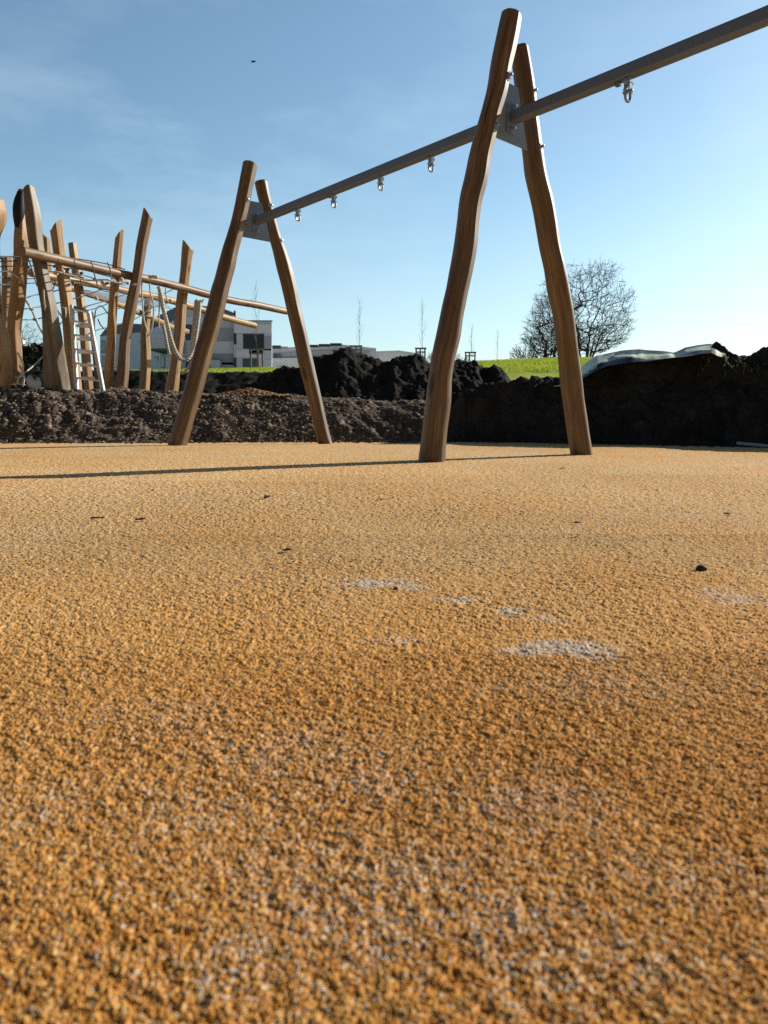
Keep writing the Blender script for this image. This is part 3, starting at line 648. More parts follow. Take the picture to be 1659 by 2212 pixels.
# far-facing flange on the near plate for the far bay
HW = .037
def beam(pa, pb):
    return MB().box((pa+pb)/2, (pb-pa)/2, SD*HW, UP*HW, bev=.008).build('beam', M['steel'], swing, 25)
b_far = beam(FP+BD*.014, NP-BD*.012)
b_near = beam(NP+BD*.014, NP+BD*4.3)
def hanger(b, px, py, s, full=True):
    vn = SD                                                   # vertical plane along the beam
    c = PL(px, py, NP, vn); t = np.dot(c-NP, BD); c = NP+BD*t-UP*HW
    m = MB()
    m.box(c-UP*.012*s, BD*.018*s, SD*.016*s, UP*.014*s, bev=.003)
    if full:
        m.tube([c-UP*.02*s-SD*.026*s, c-UP*.02*s+SD*.026*s], .0135*s, n=12)
        for sg in (-1, 1):
            m.box(c+BD*.013*s*sg-UP*.045*s, BD*.004*s, SD*.013*s, UP*.026*s, bev=.002)
        m.tube([c-UP*.062*s-BD*.026*s, c-UP*.062*s+BD*.026*s], .0085*s, n=8)
        lug = m.build('swing_hanger', M['galv'], b, 35)
        m2 = MB(); loop = []
        for k in range(13):
            a = -.35+k/12*(math.pi+.7)
            loop.append(c-UP*(.083+.016*0)*s+SD*math.cos(a)*.021*s-UP*math.sin(a)*.026*s)
        loop = [c-UP*.058*s+SD*.017*s]+loop+[c-UP*.058*s-SD*.017*s]
        m2.tube(loop, .0072*s, n=8); m2.tube([c-UP*.060*s-SD*.031*s, c-UP*.060*s+SD*.031*s], .0075*s, n=8)
        m2.build('shackle', M['zinc'] if b is b_far else M['galv'], b, 40)
    else: m.build('lug', M['steel'], b, 30)
for (x, y) in ((643, 462), (721, 430), (822, 388), (931, 346)): hanger(b_far, x, y-8, 1.05)
hanger(b_far, 713.5, 428, .8, False)
hanger(b_near, 1357, 182, 1.18); hanger(b_near, 1335, 184, .9, False)
# ================================================================== CLIMBING FRAME
climb = empty('climbing_frame', P(230, 845, 12), 'climbing frame of leaning peeled posts, long poles, nets and ropes on the soil bank', 'climbing frame')
def zpost(prof, Yt, mat='post', Yb=None, bump_=.05, seed=0, cut=(0, 0), ext=.4):
    Yb = Yb or Yt; ys = [p[0] for p in prof]; y0, y1 = ys[0], ys[-1]
    pts = []; rad = []
    for i, (y, xl, xr) in enumerate(prof):
        Y = Yt+(Yb-Yt)*(y-y0)/(y1-y0); q = P((xl+xr)/2, y, Y); pts.append(q)
        a = prof[max(0, i-1)]; b = prof[min(len(prof)-1, i+1)]; dx = (b[1]+b[2]-a[1]-a[2])/2; cosl = abs(b[0]-a[0])/math.hypot(dx, b[0]-a[0])
        rad.append((xr-xl)/2*Y/F*cosl)
    d = pts[-1]-pts[-2]; d /= np.linalg.norm(d); pts.append(pts[-1]+d*ext); rad.append(rad[-1]*1.02)
    return MB().tube(pts[::-1], rad[::-1], n=44, bump=bump_, seed=seed, step=.05, cut=cut, round_end=.25, facet=[(R(118), R(31), R(9)), (R(205), R(24), R(14))]).build('post', M[mat], climb, 18)
zpost([(436, -28, 10), (460, -20, 14), (480, -18, 11), (505, -24, 1), (550, -28, -1), (620, -30, 1), (665, -28, 5), (700, -24, 11), (750, -14, 22), (800, -12, 24), (836, -14, 24)], 10.65, seed=1, bump_=.08)
pB = zpost([(411, 40, 58), (440, 36, 56), (470, 35, 57), (505, 31, 60), (571, 29, 58), (638, 23, 53), (705, 17, 44), (770, 20, 46), (836, 22, 48)], 11.3, seed=2)
zpost([(556, 4, 26), (600, 5, 27), (640, 4, 26), (705, 2, 24), (770, -2, 22), (836, -6, 20)], 11.9, seed=3)
zpost([(409, 51, 73), (460, 55, 85), (527, 64, 92), (594, 77, 104), (660, 89, 120), (727, 96, 132), (793, 106, 143), (842, 113, 151)], 10.95, 'grey_post', seed=4, cut=(.6, 2.2))
zpost([(600, 84, 100), (660, 90, 108), (727, 93, 111), (793, 95, 113), (842, 96, 114)], 11.25, seed=5)
zpost([(512, 90, 109), (549, 91, 110), (594, 92, 111), (680, 98, 116), (760, 106, 122), (842, 112, 128)], 12.4, seed=6, cut=(.8, 0))
zpost([(490, 108, 134), (549, 116.6, 140.5), (616, 126.5, 152), (660, 132, 157), (727, 140, 164), (793, 146, 171), (842, 150, 176)], 11.4, seed=7, cut=(1.0, 3.1))
zpost([(526, 147.6, 164.5), (571, 153, 171.5), (638, 163, 182), (704, 171, 190), (793, 178, 197.5), (844, 184, 202)], 13.3, seed=8)
zpost([(507, 250, 266), (571, 243.5, 261), (660, 235, 253), (749, 230, 249), (846, 222, 241)], 12.25, seed=9, cut=(1.4, 3.0))
zpost([(462, 308, 331), (527, 295, 317), (593, 286, 306), (660, 271.5, 295), (727, 260, 281), (793, 254, 278), (848, 248, 275)], 12.25, 'brown_post', seed=10, cut=(.9, .3))
zpost([(645, 313, 329), (712, 305, 323), (778, 304, 326), (848, 300, 322)], 17.0, seed=11)
pJ = zpost([(532, 394, 418.5), (597, 389, 409.5), (646, 382, 403), (712, 376, 399), (778, 369, 391), (850, 356, 384)], 13.75, seed=12, cut=(.9, .2))
# black piece standing in for the shaded notch on the tall left post
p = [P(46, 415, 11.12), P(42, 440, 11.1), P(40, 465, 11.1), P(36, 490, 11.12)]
MB().tube(p, [.05, .078, .075, .03], n=16, step=.04, bump=.05, seed=5).build('post_notch_shade', M['shade_black'], pB, 40)
def zbeam(pts, w0, w1, Y0, Y1, seed, mat='post'):
    x0, x1 = pts[0][0], pts[-1][0]; out = []; rad = []
    for (x, y) in pts:
        f_ = (x-x0)/(x1-x0); Y = 1/((1/Y0)*(1-f_)+(1/Y1)*f_); out.append(P(x, y, Y)); rad.append((w0*(1-f_)+w1*f_)/2*Y/F)
    return MB().tube(out, rad, n=26, bump=.045, seed=seed, step=.06, round_end=.1).build('pole', M[mat], climb, 40)
zbeam([(48, 543), (111, 557), (178, 573), (244, 588), (331, 606), (400, 623), (445, 635), (490, 647), (560, 660), (619, 673)], 21, 13, 10.5, 16.4, 21, 'brown_post')
zbeam([(66, 589), (110, 597), (199, 613), (280, 630), (344, 643), (420, 664), (470, 681), (512, 693), (550, 703)], 17, 12.5, 12, 18.6, 22)
zbeam([(100, 604), (153, 622), (178, 631), (233, 649), (322, 684), (376, 708), (404, 716)], 12.5, 11, 12.7, 20.5, 23)
# nets
def zrope(m, pts, Y0, Y1, r=.008, sag=0):
    out = []; n = len(pts)
    for i, (x, y) in enumerate(pts):
        t = i/(n-1); out.append(P(x, y, Y0+(Y1-Y0)*t))
    m.tube(out, r, n=6, step=.06)
net = MB()
for i, (ya, yb, yc) in enumerate(((556, 553, 556), (566, 562, 566), (577, 573, 578), (588, 586, 590), (600, 600, 603), (616, 610, 606))):
    zrope(net, [(-10, ya), (20, ya-2), (60, yb+2), (100, yb), (140, yc), (185, yc+6), (230, yc+14+i*2), (270, yc+26)], 10.75+i*.16, 12.1+i*.25, .0085)
for (xa, xb) in ((0, 12), (28, 40), (60, 74), (92, 104), (126, 140), (160, 174), (196, 208), (232, 244)):
    yo = (xa/232)*14
    zrope(net, [(xa, 553+yo), (xa+5, 566+yo), (xb-2, 590+yo), (xb+6, 614+yo)], 10.8, 12.4, .0085)
for (x, y) in ((3, 556), (30, 588), (60, 578), (90, 600), (118, 575), (146, 582), (176, 590), (12, 600), (205, 604), (232, 612), (158, 612)):
    q = P(x, y, 11.4); net.tube([q-np.array([.02, 0, .005]), q+np.array([.02, 0, .005])], .02, n=8)
net.build('climbing_net', M['rope_dark'], climb, 60)
net = MB()
for (pts, Y0, Y1) in (([(45, 650), (66, 640), (92, 634), (118, 629), (150, 618), (200, 607)], 11.6, 13.5), ([(48, 668), (72, 665), (100, 660), (135, 652), (190, 636), (240, 618)], 11.7, 13.5), ([(46, 691), (75, 690), (100, 684), (140, 676), (200, 658), (236, 648), (270, 636)], 11.8, 14), ([(150, 710), (180, 695), (205, 684), (240, 672), (300, 652), (340, 640), (385, 620)], 12, 15), ([(180, 728), (204, 715), (240, 705), (290, 690), (330, 664), (372, 652)], 12.4, 15.5), ([(130, 700), (140, 690), (160, 676), (200, 668), (236, 655)], 12.2, 14)):
    zrope(net, pts, Y0, Y1, .0095)
for (pts, Y0, Y1) in (([(204, 715), (205, 680), (208, 668), (218, 660), (226, 668), (236, 682)], 12.4, 13), ([(212, 690), (216, 700), (224, 710)], 12.5, 13), ([(112, 650), (124, 670), (134, 686), (139, 706)], 12, 12.3), ([(300, 636), (320, 655), (336, 670)], 14, 15), ([(120, 610), (112, 632), (110, 650)], 11.2, 11.4)):
    zrope(net, pts, Y0, Y1, .0105)
for k in range(7):
    zrope(net, [(160+k*9, 624+k*3.4), (250+k*10, 636+k*4.0), (350+k*4, 650+k*3)], 13.0+k*.3, 16+k*.3, .0065)
net.build('climbing_net', M['rope_dark'], climb, 60)
net = MB(); zrope(net, [(51, 644), (60, 655), (68, 668), (73, 680), (78, 692), (85, 706), (92, 720)], 11.7, 12.2, .016)
for (x, y) in ((69, 668), (76, 690)):
    q = P(x, y, 11.9); net.tube([q-np.array([.03, 0, 0]), q+np.array([.03, 0, 0])], .022, n=8)
net.build('net_edge_rope', M['rope_light'], climb, 60)
for pts in ([(94, 625), (95, 645), (97, 665), (98, 676)], [(20, 585), (30, 594), (44, 602), (52, 614)], [(16, 616), (20, 604), (24, 616)], [(230, 604), (244, 608), (262, 612), (276, 606)], [(120, 586), (150, 594), (180, 598)], [(150, 596), (190, 606), (225, 604), (244, 606)]):
    net = MB(); zrope(net, pts, 10.7, 10.9, .012); net.build('loose_rope', M['rope_light'], climb, 60)
for (x, y, Y) in ((244, 607, 12), (222, 611, 12), (226, 615, 12), (262, 604, 12), (275, 611, 12), (324, 598, 12.6), (331, 598, 12.6), (337, 599, 12.6), (290, 615, 12.3), (368, 650, 13.4), (349, 653, 15), (316, 684, 17), (321, 686, 17), (327, 687, 17), (208, 645, 13.6), (120, 590, 11), (134, 586, 11), (178, 600, 12)):
    q = P(x, y, Y-.1); MB().tube([q-np.array([.025, 0, .01]), q+np.array([.0, 0, .006]), q+np.array([.025, 0, -.01])], [.02, .034, .028], n=8).build('rope_knot', M['rope_light'], climb, 60)
def hang(pts, Y0, Y1, r, name='hanging_rope', twist=True, turns=7):
    out = [P(x, y, Y0+(Y1-Y0)*i/(len(pts)-1)) for i, (x, y) in enumerate(pts)]
    m = MB()
    if twist: m.rope(out, r, 3, turns, 6)
    else: m.tube(out, r, n=7, step=.04)
    m.build(name, M['rope_light'], climb, 60)
hang([(343, 620), (348, 640), (352, 665), (358, 688), (364, 712), (370, 735), (378, 757), (385, 770), (393, 777), (404, 776), (412, 766), (418, 752), (423, 725), (428, 690), (431, 663), (432, 650)], 12.75, 13.5, .034)
hang([(352.5, 702), (357, 724), (361, 745), (366, 766)], 15, 15, .03)
hang([(415, 772), (410, 788), (402, 800), (393, 807)], 14.5, 14.8, .026)
hang([(426, 650), (423, 680), (420, 715), (417, 745), (414, 772)], 14.4, 14.4, .05, turns=4)
hang([(424, 646), (428, 656), (431, 664)], 13.5, 13.5, .014); hang([(440, 646), (435, 656), (431, 666)], 13.5, 13.5, .014)
hang([(306.5, 610), (307, 640), (308.5, 665), (311, 690), (315, 706), (318.5, 716)], 12.4, 12.4, .0125, twist=False)
hang([(323.5, 612), (325, 635), (330, 650), (332, 668), (331, 686), (327, 712), (322, 723), (317, 726)], 12.5, 12.7, .0125, twist=False)
hang([(343, 632), (344, 660), (343.5, 690), (344, 710)], 12.8, 12.8, .012, twist=False)
hang([(358, 622), (359, 640), (363, 653)], 13, 13, .011, twist=False)
hang([(42, 790), (48, 800), (52, 815), (49, 835)], 10.6, 10.6, .014, twist=False)
hang([(38, 762), (46, 776), (50, 790), (48, 805), (38, 822), (34, 835)], 10.6, 10.6, .013, twist=False)
hang([(34, 816), (52, 806), (72, 790), (93, 770)], 10.6, 11.2, .012, twist=False)
# ladder
lad = empty('step_ladder', P(190, 842, 10.9), 'aluminium step ladder standing open between the climbing posts', 'ladder')
def rail(a, Ya, b, Yb, w=.03, d=.018, mat='alu', parent=None, name='rail'):
    A = P(a[0], a[1], Ya); B = P(b[0], b[1], Yb); t = (B-A)/2; u = np.cross(t, np.array([0, 1.0, 0])); u /= np.linalg.norm(u); v = np.cross(t, u); v /= np.linalg.norm(v)
    return MB().box((A+B)/2, t, u*d, v*w, bev=.004).build(name, M[mat], parent or lad, 30)
rail((155, 660), 11.15, (166, 850), 10.75, d=.024); rail((191, 672), 11.15, (224, 852), 10.75, d=.024)
rail((138, 664), 11.25, (152, 850), 11.9, mat='alu_dull', d=.028); rail((196, 676), 11.25, (214, 850), 11.9, mat='frame', d=.03)
for (a, b) in (((157, 668), (193, 675)), ((158, 693), (197, 702)), ((159, 723), (203, 731)), ((161, 754), (208, 761)), ((162, 784), (213, 792)), ((164, 816), (218, 823))):
    f_ = (a[1]-660)/190; Y = 11.13-.4*f_; rail(a, Y, b, Y, .022, .014, name='rung')
for (a, b) in (((146, 702), (200, 706)), ((147, 731), (203, 734)), ((149, 760), (206, 762)), ((150, 788), (209, 790)), ((151, 816), (212, 817))):
    f_ = (a[1]-664)/186; Y = 11.3+.6*f_; rail(a, Y, b, Y, .03, .02, name='rung', mat='alu')
rail((154, 661), 11.2, (197, 675), 11.2, .05, .018, name='top_step', mat='frame')
# white sack on the bank
def sack():
    m = MB(); c = P(74, 834, 10.55)
    m.tube([P(64, 812, 10.8), P(66, 822, 10.75), P(72, 830, 10.75), P(80, 834, 10.75), P(86, 834, 10.75)], [.02, .05, .07, .06, .02], n=14, bump=.18, seed=4, step=.02)
    m.tube([P(82, 816, 10.8), P(83, 826, 10.75), P(86, 834, 10.75)], [.015, .03, .02], n=10, bump=.2, seed=9, step=.02)
    tag(m.build('sack', M['plastic_white'], None, 60), 'crumpled white sack lying on the soil bank below the climbing net', 'sack')
sack()
bx = MB(); c = P(46, 741, 12.6); bx.box(c, (.05, 0, .004), (0, .05, 0), (-.004, 0, .045), bev=.008)
bx.build('junction_box', M['plastic_white'], climb, 30)
# stakes and pipe on the ground
def hit(px, py, lift=.02):
    for Y in np.arange(9.0, 10.9, .01):
        p = P(px, py, Y)
        if p[2] <= berm_z(p[0], Y): break
    return p+np.array([0, -lift*.5, lift])
m = MB(); a = hit(527, 955, .05); b = hit(487, 909, .05); m.tube([a, (a+b)/2+np.array([0, -.01, .02]), b], [.035, .033, .03], n=4, round_end=.05, cap=True)
c = hit(466, 891, .04); m.tube([b, (b+c)/2+np.array([0, 0, .01]), c], [.02, .014, .008], n=6)
tag(m.build('wooden_stake', M['stake'], None, 20), 'grey wooden stake lying down the slope of the gravelly bank', 'stake')
m = MB(); a = P(1592, 957.5, 7.35); b = P(1690, 968, 7.1); m.tube([a, (a+b)/2+np.array([0, 0, .004]), b], .016, n=12, round_end=.02)
tag(m.build('pipe', M['grey_pipe'], None, 40), 'pale grey pipe lying at the foot of the dark soil heap', 'pipe')
m = MB(); m.tube([P(1510, 895, 8.2), P(1515, 880, 8.3), P(1517, 862, 8.35), P(1522, 850, 8.4)], .004, n=5)
# small litter on the rubber
def leaf(px, py, ln, wd, ang, label, curl=.3, name='dry_leaf', cat='leaf'):
    c = G(px, py); m = MB(); n = 7; ln *= .8; wd *= .8; vs = []; ca, sa = math.cos(ang), math.sin(ang)
    for i in range(n):
        t = i/(n-1); w = wd*math.sin(math.pi*(.06+.88*t))**.8*(1+.25*random.uniform(-1, 1)); l = (t-.5)*ln
        for s_, k in ((-1, 0), (0, 1), (1, 2)):
            x = l; y = s_*w; z = .004+curl*abs(s_)*w+.10*curl*ln*(2*t-1)**2*(1 if t > .5 else .4)+random.uniform(0, .1)*wd
            vs.append((c[0]+x*ca-y*sa, c[1]+x*sa+y*ca, surface_z(np.array(c[0]), np.array(c[1]))+z))
    fs = []
    for i in range(n-1):
        for k in range(2): fs.append((i*3+k, i*3+k+1, i*3+k+4, i*3+k+3))
    m.add(vs, fs); o = m.build(name, M['dry_leaf'], None, 60)
    sm = o.modifiers.new('thick', 'SOLIDIFY'); sm.thickness = .0012
    tag(o, label, cat, group='dry leaves on the orange surface' if cat == 'leaf' else None)
leaf(210, 1126, .055, .008, .1, 'long dry brown leaf on the orange surface at the far left', .5)
leaf(304, 1129, .04, .009, .6, 'curled dry leaf just right of the long leaf on the orange surface', .8)
leaf(577, 1083, .05, .012, 1.1, 'upright dry leaf below the far swing support', .9)
leaf(330, 1068, .03, .008, 2.0, 'tiny dark leaf near the long post shadow at left', .9)
leaf(621, 1194, .03, .008, .4, 'small dark leaf on the rubber above the chalk marks', .7)
leaf(825, 1086, .05, .006, .0, 'thin flat leaf in the middle below the near swing leg', .3)
leaf(1283, 1284, .022, .004, 1.0, 'thin leaf scrap right of the upper chalk streak', .9)
leaf(1246, 1136, .03, .006, .3, 'small leaf below the right hand swing leg', .7)
leaf(1570, 1115, .03, .006, 2.3, 'small leaf far out at the right edge of the rubber', .7)
leaf(1215, 1014, .05, .008, .2, 'flat leaf beside the foot of the near swing frame', .4)
def pebble(px, py, r, label, mat):
    c = G(px, py); m = MB(); m.tube([c+np.array([-r*.8, 0, r*.45]), c+np.array([0, r*.1, r*.6]), c+np.array([r*.9, -r*.1, r*.4])], [r*.45, r*.75, r*.4], n=12, bump=.25, seed=int(px), step=r*.25, round_end=.6)
    tag(m.build('pebble', mat, None, 60), label, 'pebble')
pebble(1515, 1234, .0105, 'dark pebble alone on the orange surface at right', M['bark'])
pebble(855, 1274, .004, 'tiny dark chip lying on the upper chalk streak', M['bark'])
# ================================================================== BARE TREES
def rot(v, ax, a):
    ax = ax/np.linalg.norm(ax); return v*math.cos(a)+np.cross(ax, v)*math.sin(a)+ax*np.dot(ax, v)*(1-math.cos(a))
def grow(rs, p, d, ln, r, depth, out, up=.12, spread=.5, minr=.006, kids=(2, 4)):
    nseg = 3; q = p.copy()
    for i in range(nseg):
        d = d+rs.normal(0, .10, 3)+np.array([0, 0, up*.35]); d /= np.linalg.norm(d)
        e = q+d*ln/nseg; out.append((q, e, r*(1-.28*i/nseg), r*(1-.28*(i+1)/nseg), depth)); q = e
        if depth > 0 and i >= 0 and rs.random() < (.75 if i else .35):
            ax = rs.normal(0, 1, 3); nd = rot(d, np.cross(d, ax), rs.uniform(.35, .95)*spread*1.7)
            grow(rs, q, nd, ln*rs.uniform(.5, .72), max(minr, r*.5), depth-1, out, up, spread, minr, kids)
    if depth > 0:
        for _ in range(rs.integers(kids[0], kids[1])):
            ax = rs.normal(0, 1, 3); nd = rot(d, np.cross(d, ax), rs.uniform(.2, .7)*spread*1.4)
            grow(rs, q, nd, ln*rs.uniform(.6, .82), max(minr, r*.62), depth-1, out, up, spread, minr, kids)
def prisms(segs, n=4):
    m = MB()
    for (a, b, r0, r1, dp) in segs:
        t = b-a; t = t/np.linalg.norm(t); u = np.cross(t, [.31, .77, .55]); u /= np.linalg.norm(u); w = np.cross(t, u); vs = []
        for c, r in ((a, r0), (b, r1)):
            for k in range(n): an = k*2*math.pi/n; vs.append(c+(u*math.cos(an)+w*math.sin(an))*r)
        m.add(vs, [(k, (k+1) % n, (k+1) % n+n, k+n) for k in range(n)])
    return m
def dome_tree(name, px, Y, height, half, stems, npts, seed, label, cat='tree', zoff=0, tr=.11, low=.16, mat='bark'):
    rs = np.random.default_rng(seed); x = (px-829.5)/F*Y; z = float(lawn_z(x, Y))+zoff
    root = empty(name, (x, Y, z), label, cat); base = np.array([x, Y, z])
    rz = height*(1-.44); cz = z+height*.44
    nodes = []; par = []
    def add(p, k): nodes.append(p); par.append(k); return len(nodes)-1
    for k in range(stems):
        a = 2*math.pi*k/stems+rs.uniform(-.4, .4); q = base+np.array([math.cos(a)*tr*1.3, math.sin(a)*tr*1.3, -.15]); i_ = add(q, -1); l = rs.uniform(.12, .42)
        d = np.array([math.cos(a)*l, math.sin(a)*l, 1.0])
        for _ in range(int(height*.45/.3)):
            q = q+d/np.linalg.norm(d)*.3+rs.normal(0, .03, 3); i_ = add(q, i_); d = d+np.array([math.cos(a), math.sin(a), 0])*.015
    pts = []
    while len(pts) < npts:
        u = rs.uniform(-1, 1, 3); n2 = np.dot(u, u)
        lim = 1+.20*math.sin(3*math.atan2(u[1], u[0])+seed)+.08*math.sin(5*u[2]+seed)
        if n2 > lim or n2 < .10 or math.sin(u[0]*5.5+seed)*math.sin(u[1]*5.5+2)*math.sin(u[2]*6.5+1) > .30: continue
        p = np.array([x+u[0]*half, Y+u[1]*half, cz+u[2]*(rz if u[2] > 0 else (height*(.44-low)))])
        pts.append(p)
    pts.sort(key=lambda p: np.linalg.norm(p-base-np.array([0, 0, height*.15]))+rs.normal(0, .25))
    for p in pts:
        A = np.array(nodes); d = A-p; dist = np.linalg.norm(d, axis=1)+np.where(A[:, 2] > p[2]+.05, 1.5, 0)+np.where(np.linalg.norm(A[:, :2]-base[:2], axis=1) > np.linalg.norm(p[:2]-base[:2])+.05, .6, 0)
        k = int(np.argmin(dist)); q = A[k]; L = np.linalg.norm(p-q); n = max(1, int(L/.28)); side = rs.normal(0, .03*L, 3)-np.array([0, 0, .06*L])
        for i_ in range(1, n+1):
            t = i_/n; k = add(q+(p-q)*t+side*math.sin(math.pi*t)*.7+rs.normal(0, .015, 3), k)
    cnt = np.zeros(len(nodes)); kids = np.zeros(len(nodes), int)
    for i_ in range(len(nodes)-1, -1, -1):
        cnt[i_] = max(cnt[i_], 1) if kids[i_] == 0 else cnt[i_]
        if par[i_] >= 0: cnt[par[i_]] += cnt[i_]; kids[par[i_]] += 1
    rad = .0082*np.power(cnt, .43); big = []; small = []
    for i_ in range(len(nodes)):
        if par[i_] >= 0:
            (big if rad[i_] > .035 else small).append((nodes[par[i_]], nodes[i_], min(rad[par[i_]], rad[i_]*1.25), rad[i_], 0))
            if cnt[i_] < 4:
                d0 = nodes[i_]-nodes[par[i_]]; d0 = d0/(np.linalg.norm(d0)+1e-6)
                for _ in range(3):
                    d1 = d0+rs.normal(0, .5, 3)+np.array([0, 0, .12]); d1 /= np.linalg.norm(d1); e = nodes[i_]+d1*rs.uniform(.16, .4)
                    small.append((nodes[i_], e, .0068, .0045, 0))
    prisms(big, 6).build('trunk', M[mat], root, 60); prisms(small, 3).build('crown', M[mat], root, 0)
    return root
def bare_tree(name, px, Y, height, stems, depth, seed, label, cat='tree', lean=.5, group=None, trunk_r=.12, spread=.5, mat='bark', sx=1.0, up=.12, minr=.009, zoff=0, shape=None, boost=1):
    rs = np.random.default_rng(seed); x = (px-829.5)/F*Y; z = float(lawn_z(x, Y))+zoff
    root = empty(name, (x, Y, z), label, cat, group); segs = []
    for k in range(stems):
        a = 2*math.pi*k/stems+rs.uniform(-.4, .4); l = lean*rs.uniform(.35, 1) if stems > 1 else lean*.1
        d = np.array([math.cos(a)*l, math.sin(a)*l, 1]); d /= np.linalg.norm(d)
        b = np.array([x+math.cos(a)*trunk_r*(1.2 if stems > 1 else 0), Y+math.sin(a)*trunk_r*(1.2 if stems > 1 else 0), z-.1])
        grow(rs, b, d, height*.34, trunk_r*(.8 if stems > 1 else 1), depth, segs, up, spread, minr)
    P_ = np.array([s[1] for s in segs]); top = (np.percentile(P_[:, 2], 99.7)-z)/boost
    k = height/top
    if shape: segs = [q for q in segs if ((q[1][0]-x)**2+(q[1][1]-Y)**2)/(shape[0]/(k*sx))**2+((q[1][2]-z-top*shape[1])/(top*(1-shape[1])))**2 < .75+.4*rs.random() or q[1][2]-z < top*.22]
    def T(p): return np.array([x+(p[0]-x)*k*sx, Y+(p[1]-Y)*k*sx, z+(p[2]-z)*k])
    segs = [(T(a), T(b), r0, r1, dp) for (a, b, r0, r1, dp) in segs]
    prisms([s for s in segs if s[4] >= depth-1], 6).build('trunk', M[mat], root, 60)
    prisms([s for s in segs if s[4] < depth-1], 3).build('crown', M[mat], root, 0)
    return root
dome_tree('bare_tree', 1256, 55, 7.5, 3.6, 7, 2500, 5, 'large bare tree with a domed crown on the lawn, behind the near right swing leg', tr=.14)
dome_tree('bare_tree', 1182, 50, 4.75, 1.95, 6, 1200, 9, 'smaller bare multi stemmed tree left of the large bare tree', tr=.09)
for (px, Y, hh, sd, lb) in ((1128, 52, 1.75, 3, 'thin bare bush at the left foot of the smaller bare tree'), (1160, 53, 1.3, 4, 'low bare bush tucked under the smaller bare tree'), (985, 60, 1.6, 6, 'bare bush just right of the near left swing leg'), (893, 60, 1.5, 8, 'leafless bush beside the sapling left of the near swing leg'), (930, 62, 2.0, 12, 'pale bare bush half hidden behind the near left swing leg')):
    bare_tree('bare_bush', px, Y, hh, 7, 3, sd, lb, 'bush', .9, trunk_r=.025, mat='bark_pale', minr=.008)
# saplings with stake frames
def sapling(px, Y, top, seed, label, r=.017):
    rs = np.random.default_rng(seed); x = (px-829.5)/F*Y; z = float(lawn_z(x, Y)); ht = P(px, top, Y)[2]-z
    root = empty('sapling', (x, Y, z), label, 'sapling', 'staked saplings on the lawn'); segs = []; b = np.array([x, Y, z-.1]); n = 10; q = b; k = 0; tips = []
    for i in range(n):
        e = q+np.array([rs.normal(0, .02), rs.normal(0, .02), (ht+.1)/n]); segs.append((q, e, r*(1-.75*i/n), r*(1-.75*(i+1)/n), 1)); q = e
        if i > 2:
            for _ in range(3):
                a = rs.uniform(0, 6.28); l = ht*(.30-.17*i/n)*rs.uniform(.5, 1); d = np.array([math.cos(a)*.36, math.sin(a)*.36, .95]); p1 = e+d*l*.5; p2 = p1+(d+np.array([0, 0, .35]))*l*.5
                tips += [(e, p1, .0075, .006, 0), (p1, p2, .006, .004, 0)]
    prisms(segs, 6).build('trunk', M['bark_pale'], root, 60); prisms(tips, 3).build('crown', M['bark_pale'], root, 0)
def stake_frame(xa, xb, ytop, Y, label, bar=True, yb2=None):
    root = empty('stake_frame', P((xa+xb)/2, 800, Y), label, 'stake frame', 'stake frames around the saplings')
    z0 = float(lawn_z((xa-829.5)/F*Y, Y)); A = P(xa, ytop, Y); B = P(xb, ytop, Y); w = .045
    for (c, yy) in ((A, 0), (B, 0), ((A+B)/2, .5)):
        MB().box((c[0], c[1]+yy, (c[2]+z0)/2-.1), (w, 0, 0), (0, w, 0), (0, 0, (c[2]-z0)/2+.1)).build('post', M['stake'], root, 20)
    MB().box((A+B)/2+np.array([0, -.06, -.05]), (abs(B[0]-A[0])/2+.08, 0, 0), (0, .02, 0), (0, 0, .05)).build('crossbar', M['stake'], root, 20)
    MB().box((A+B)/2+np.array([0, -.06, -.28]), (abs(B[0]-A[0])/2+.05, 0, 0), (0, .02, 0), (0, 0, .04)).build('crossbar', M['stake'], root, 20)
sapling(558, 44, 630, 1, 'thin bare sapling in front of the large window of the tower block'); stake_frame(541, 567, 753, 44, 'stake frame in front of the tower block')
sapling(777, 50, 657, 2, 'bare sapling with upswept twigs above the middle soil heap'); stake_frame(757, 780, 746, 50, 'stake frame on the lawn above the middle soil heap')
sapling(911, 50, 664, 3, 'bare sapling just left of the near left swing leg'); stake_frame(899, 918, 751, 50, 'stake frame just left of the near left swing leg')
sapling(1017, 55, 712, 4, 'slender bare sapling between the near swing legs'); stake_frame(1006, 1026, 760, 55, 'stake frame between the near swing legs')
sapling(1070, 70, 722, 5, 'faint distant sapling left of the smaller bare tree'); stake_frame(1061, 1078, 780, 70, 'tiny far stake frame left of the smaller bare tree')
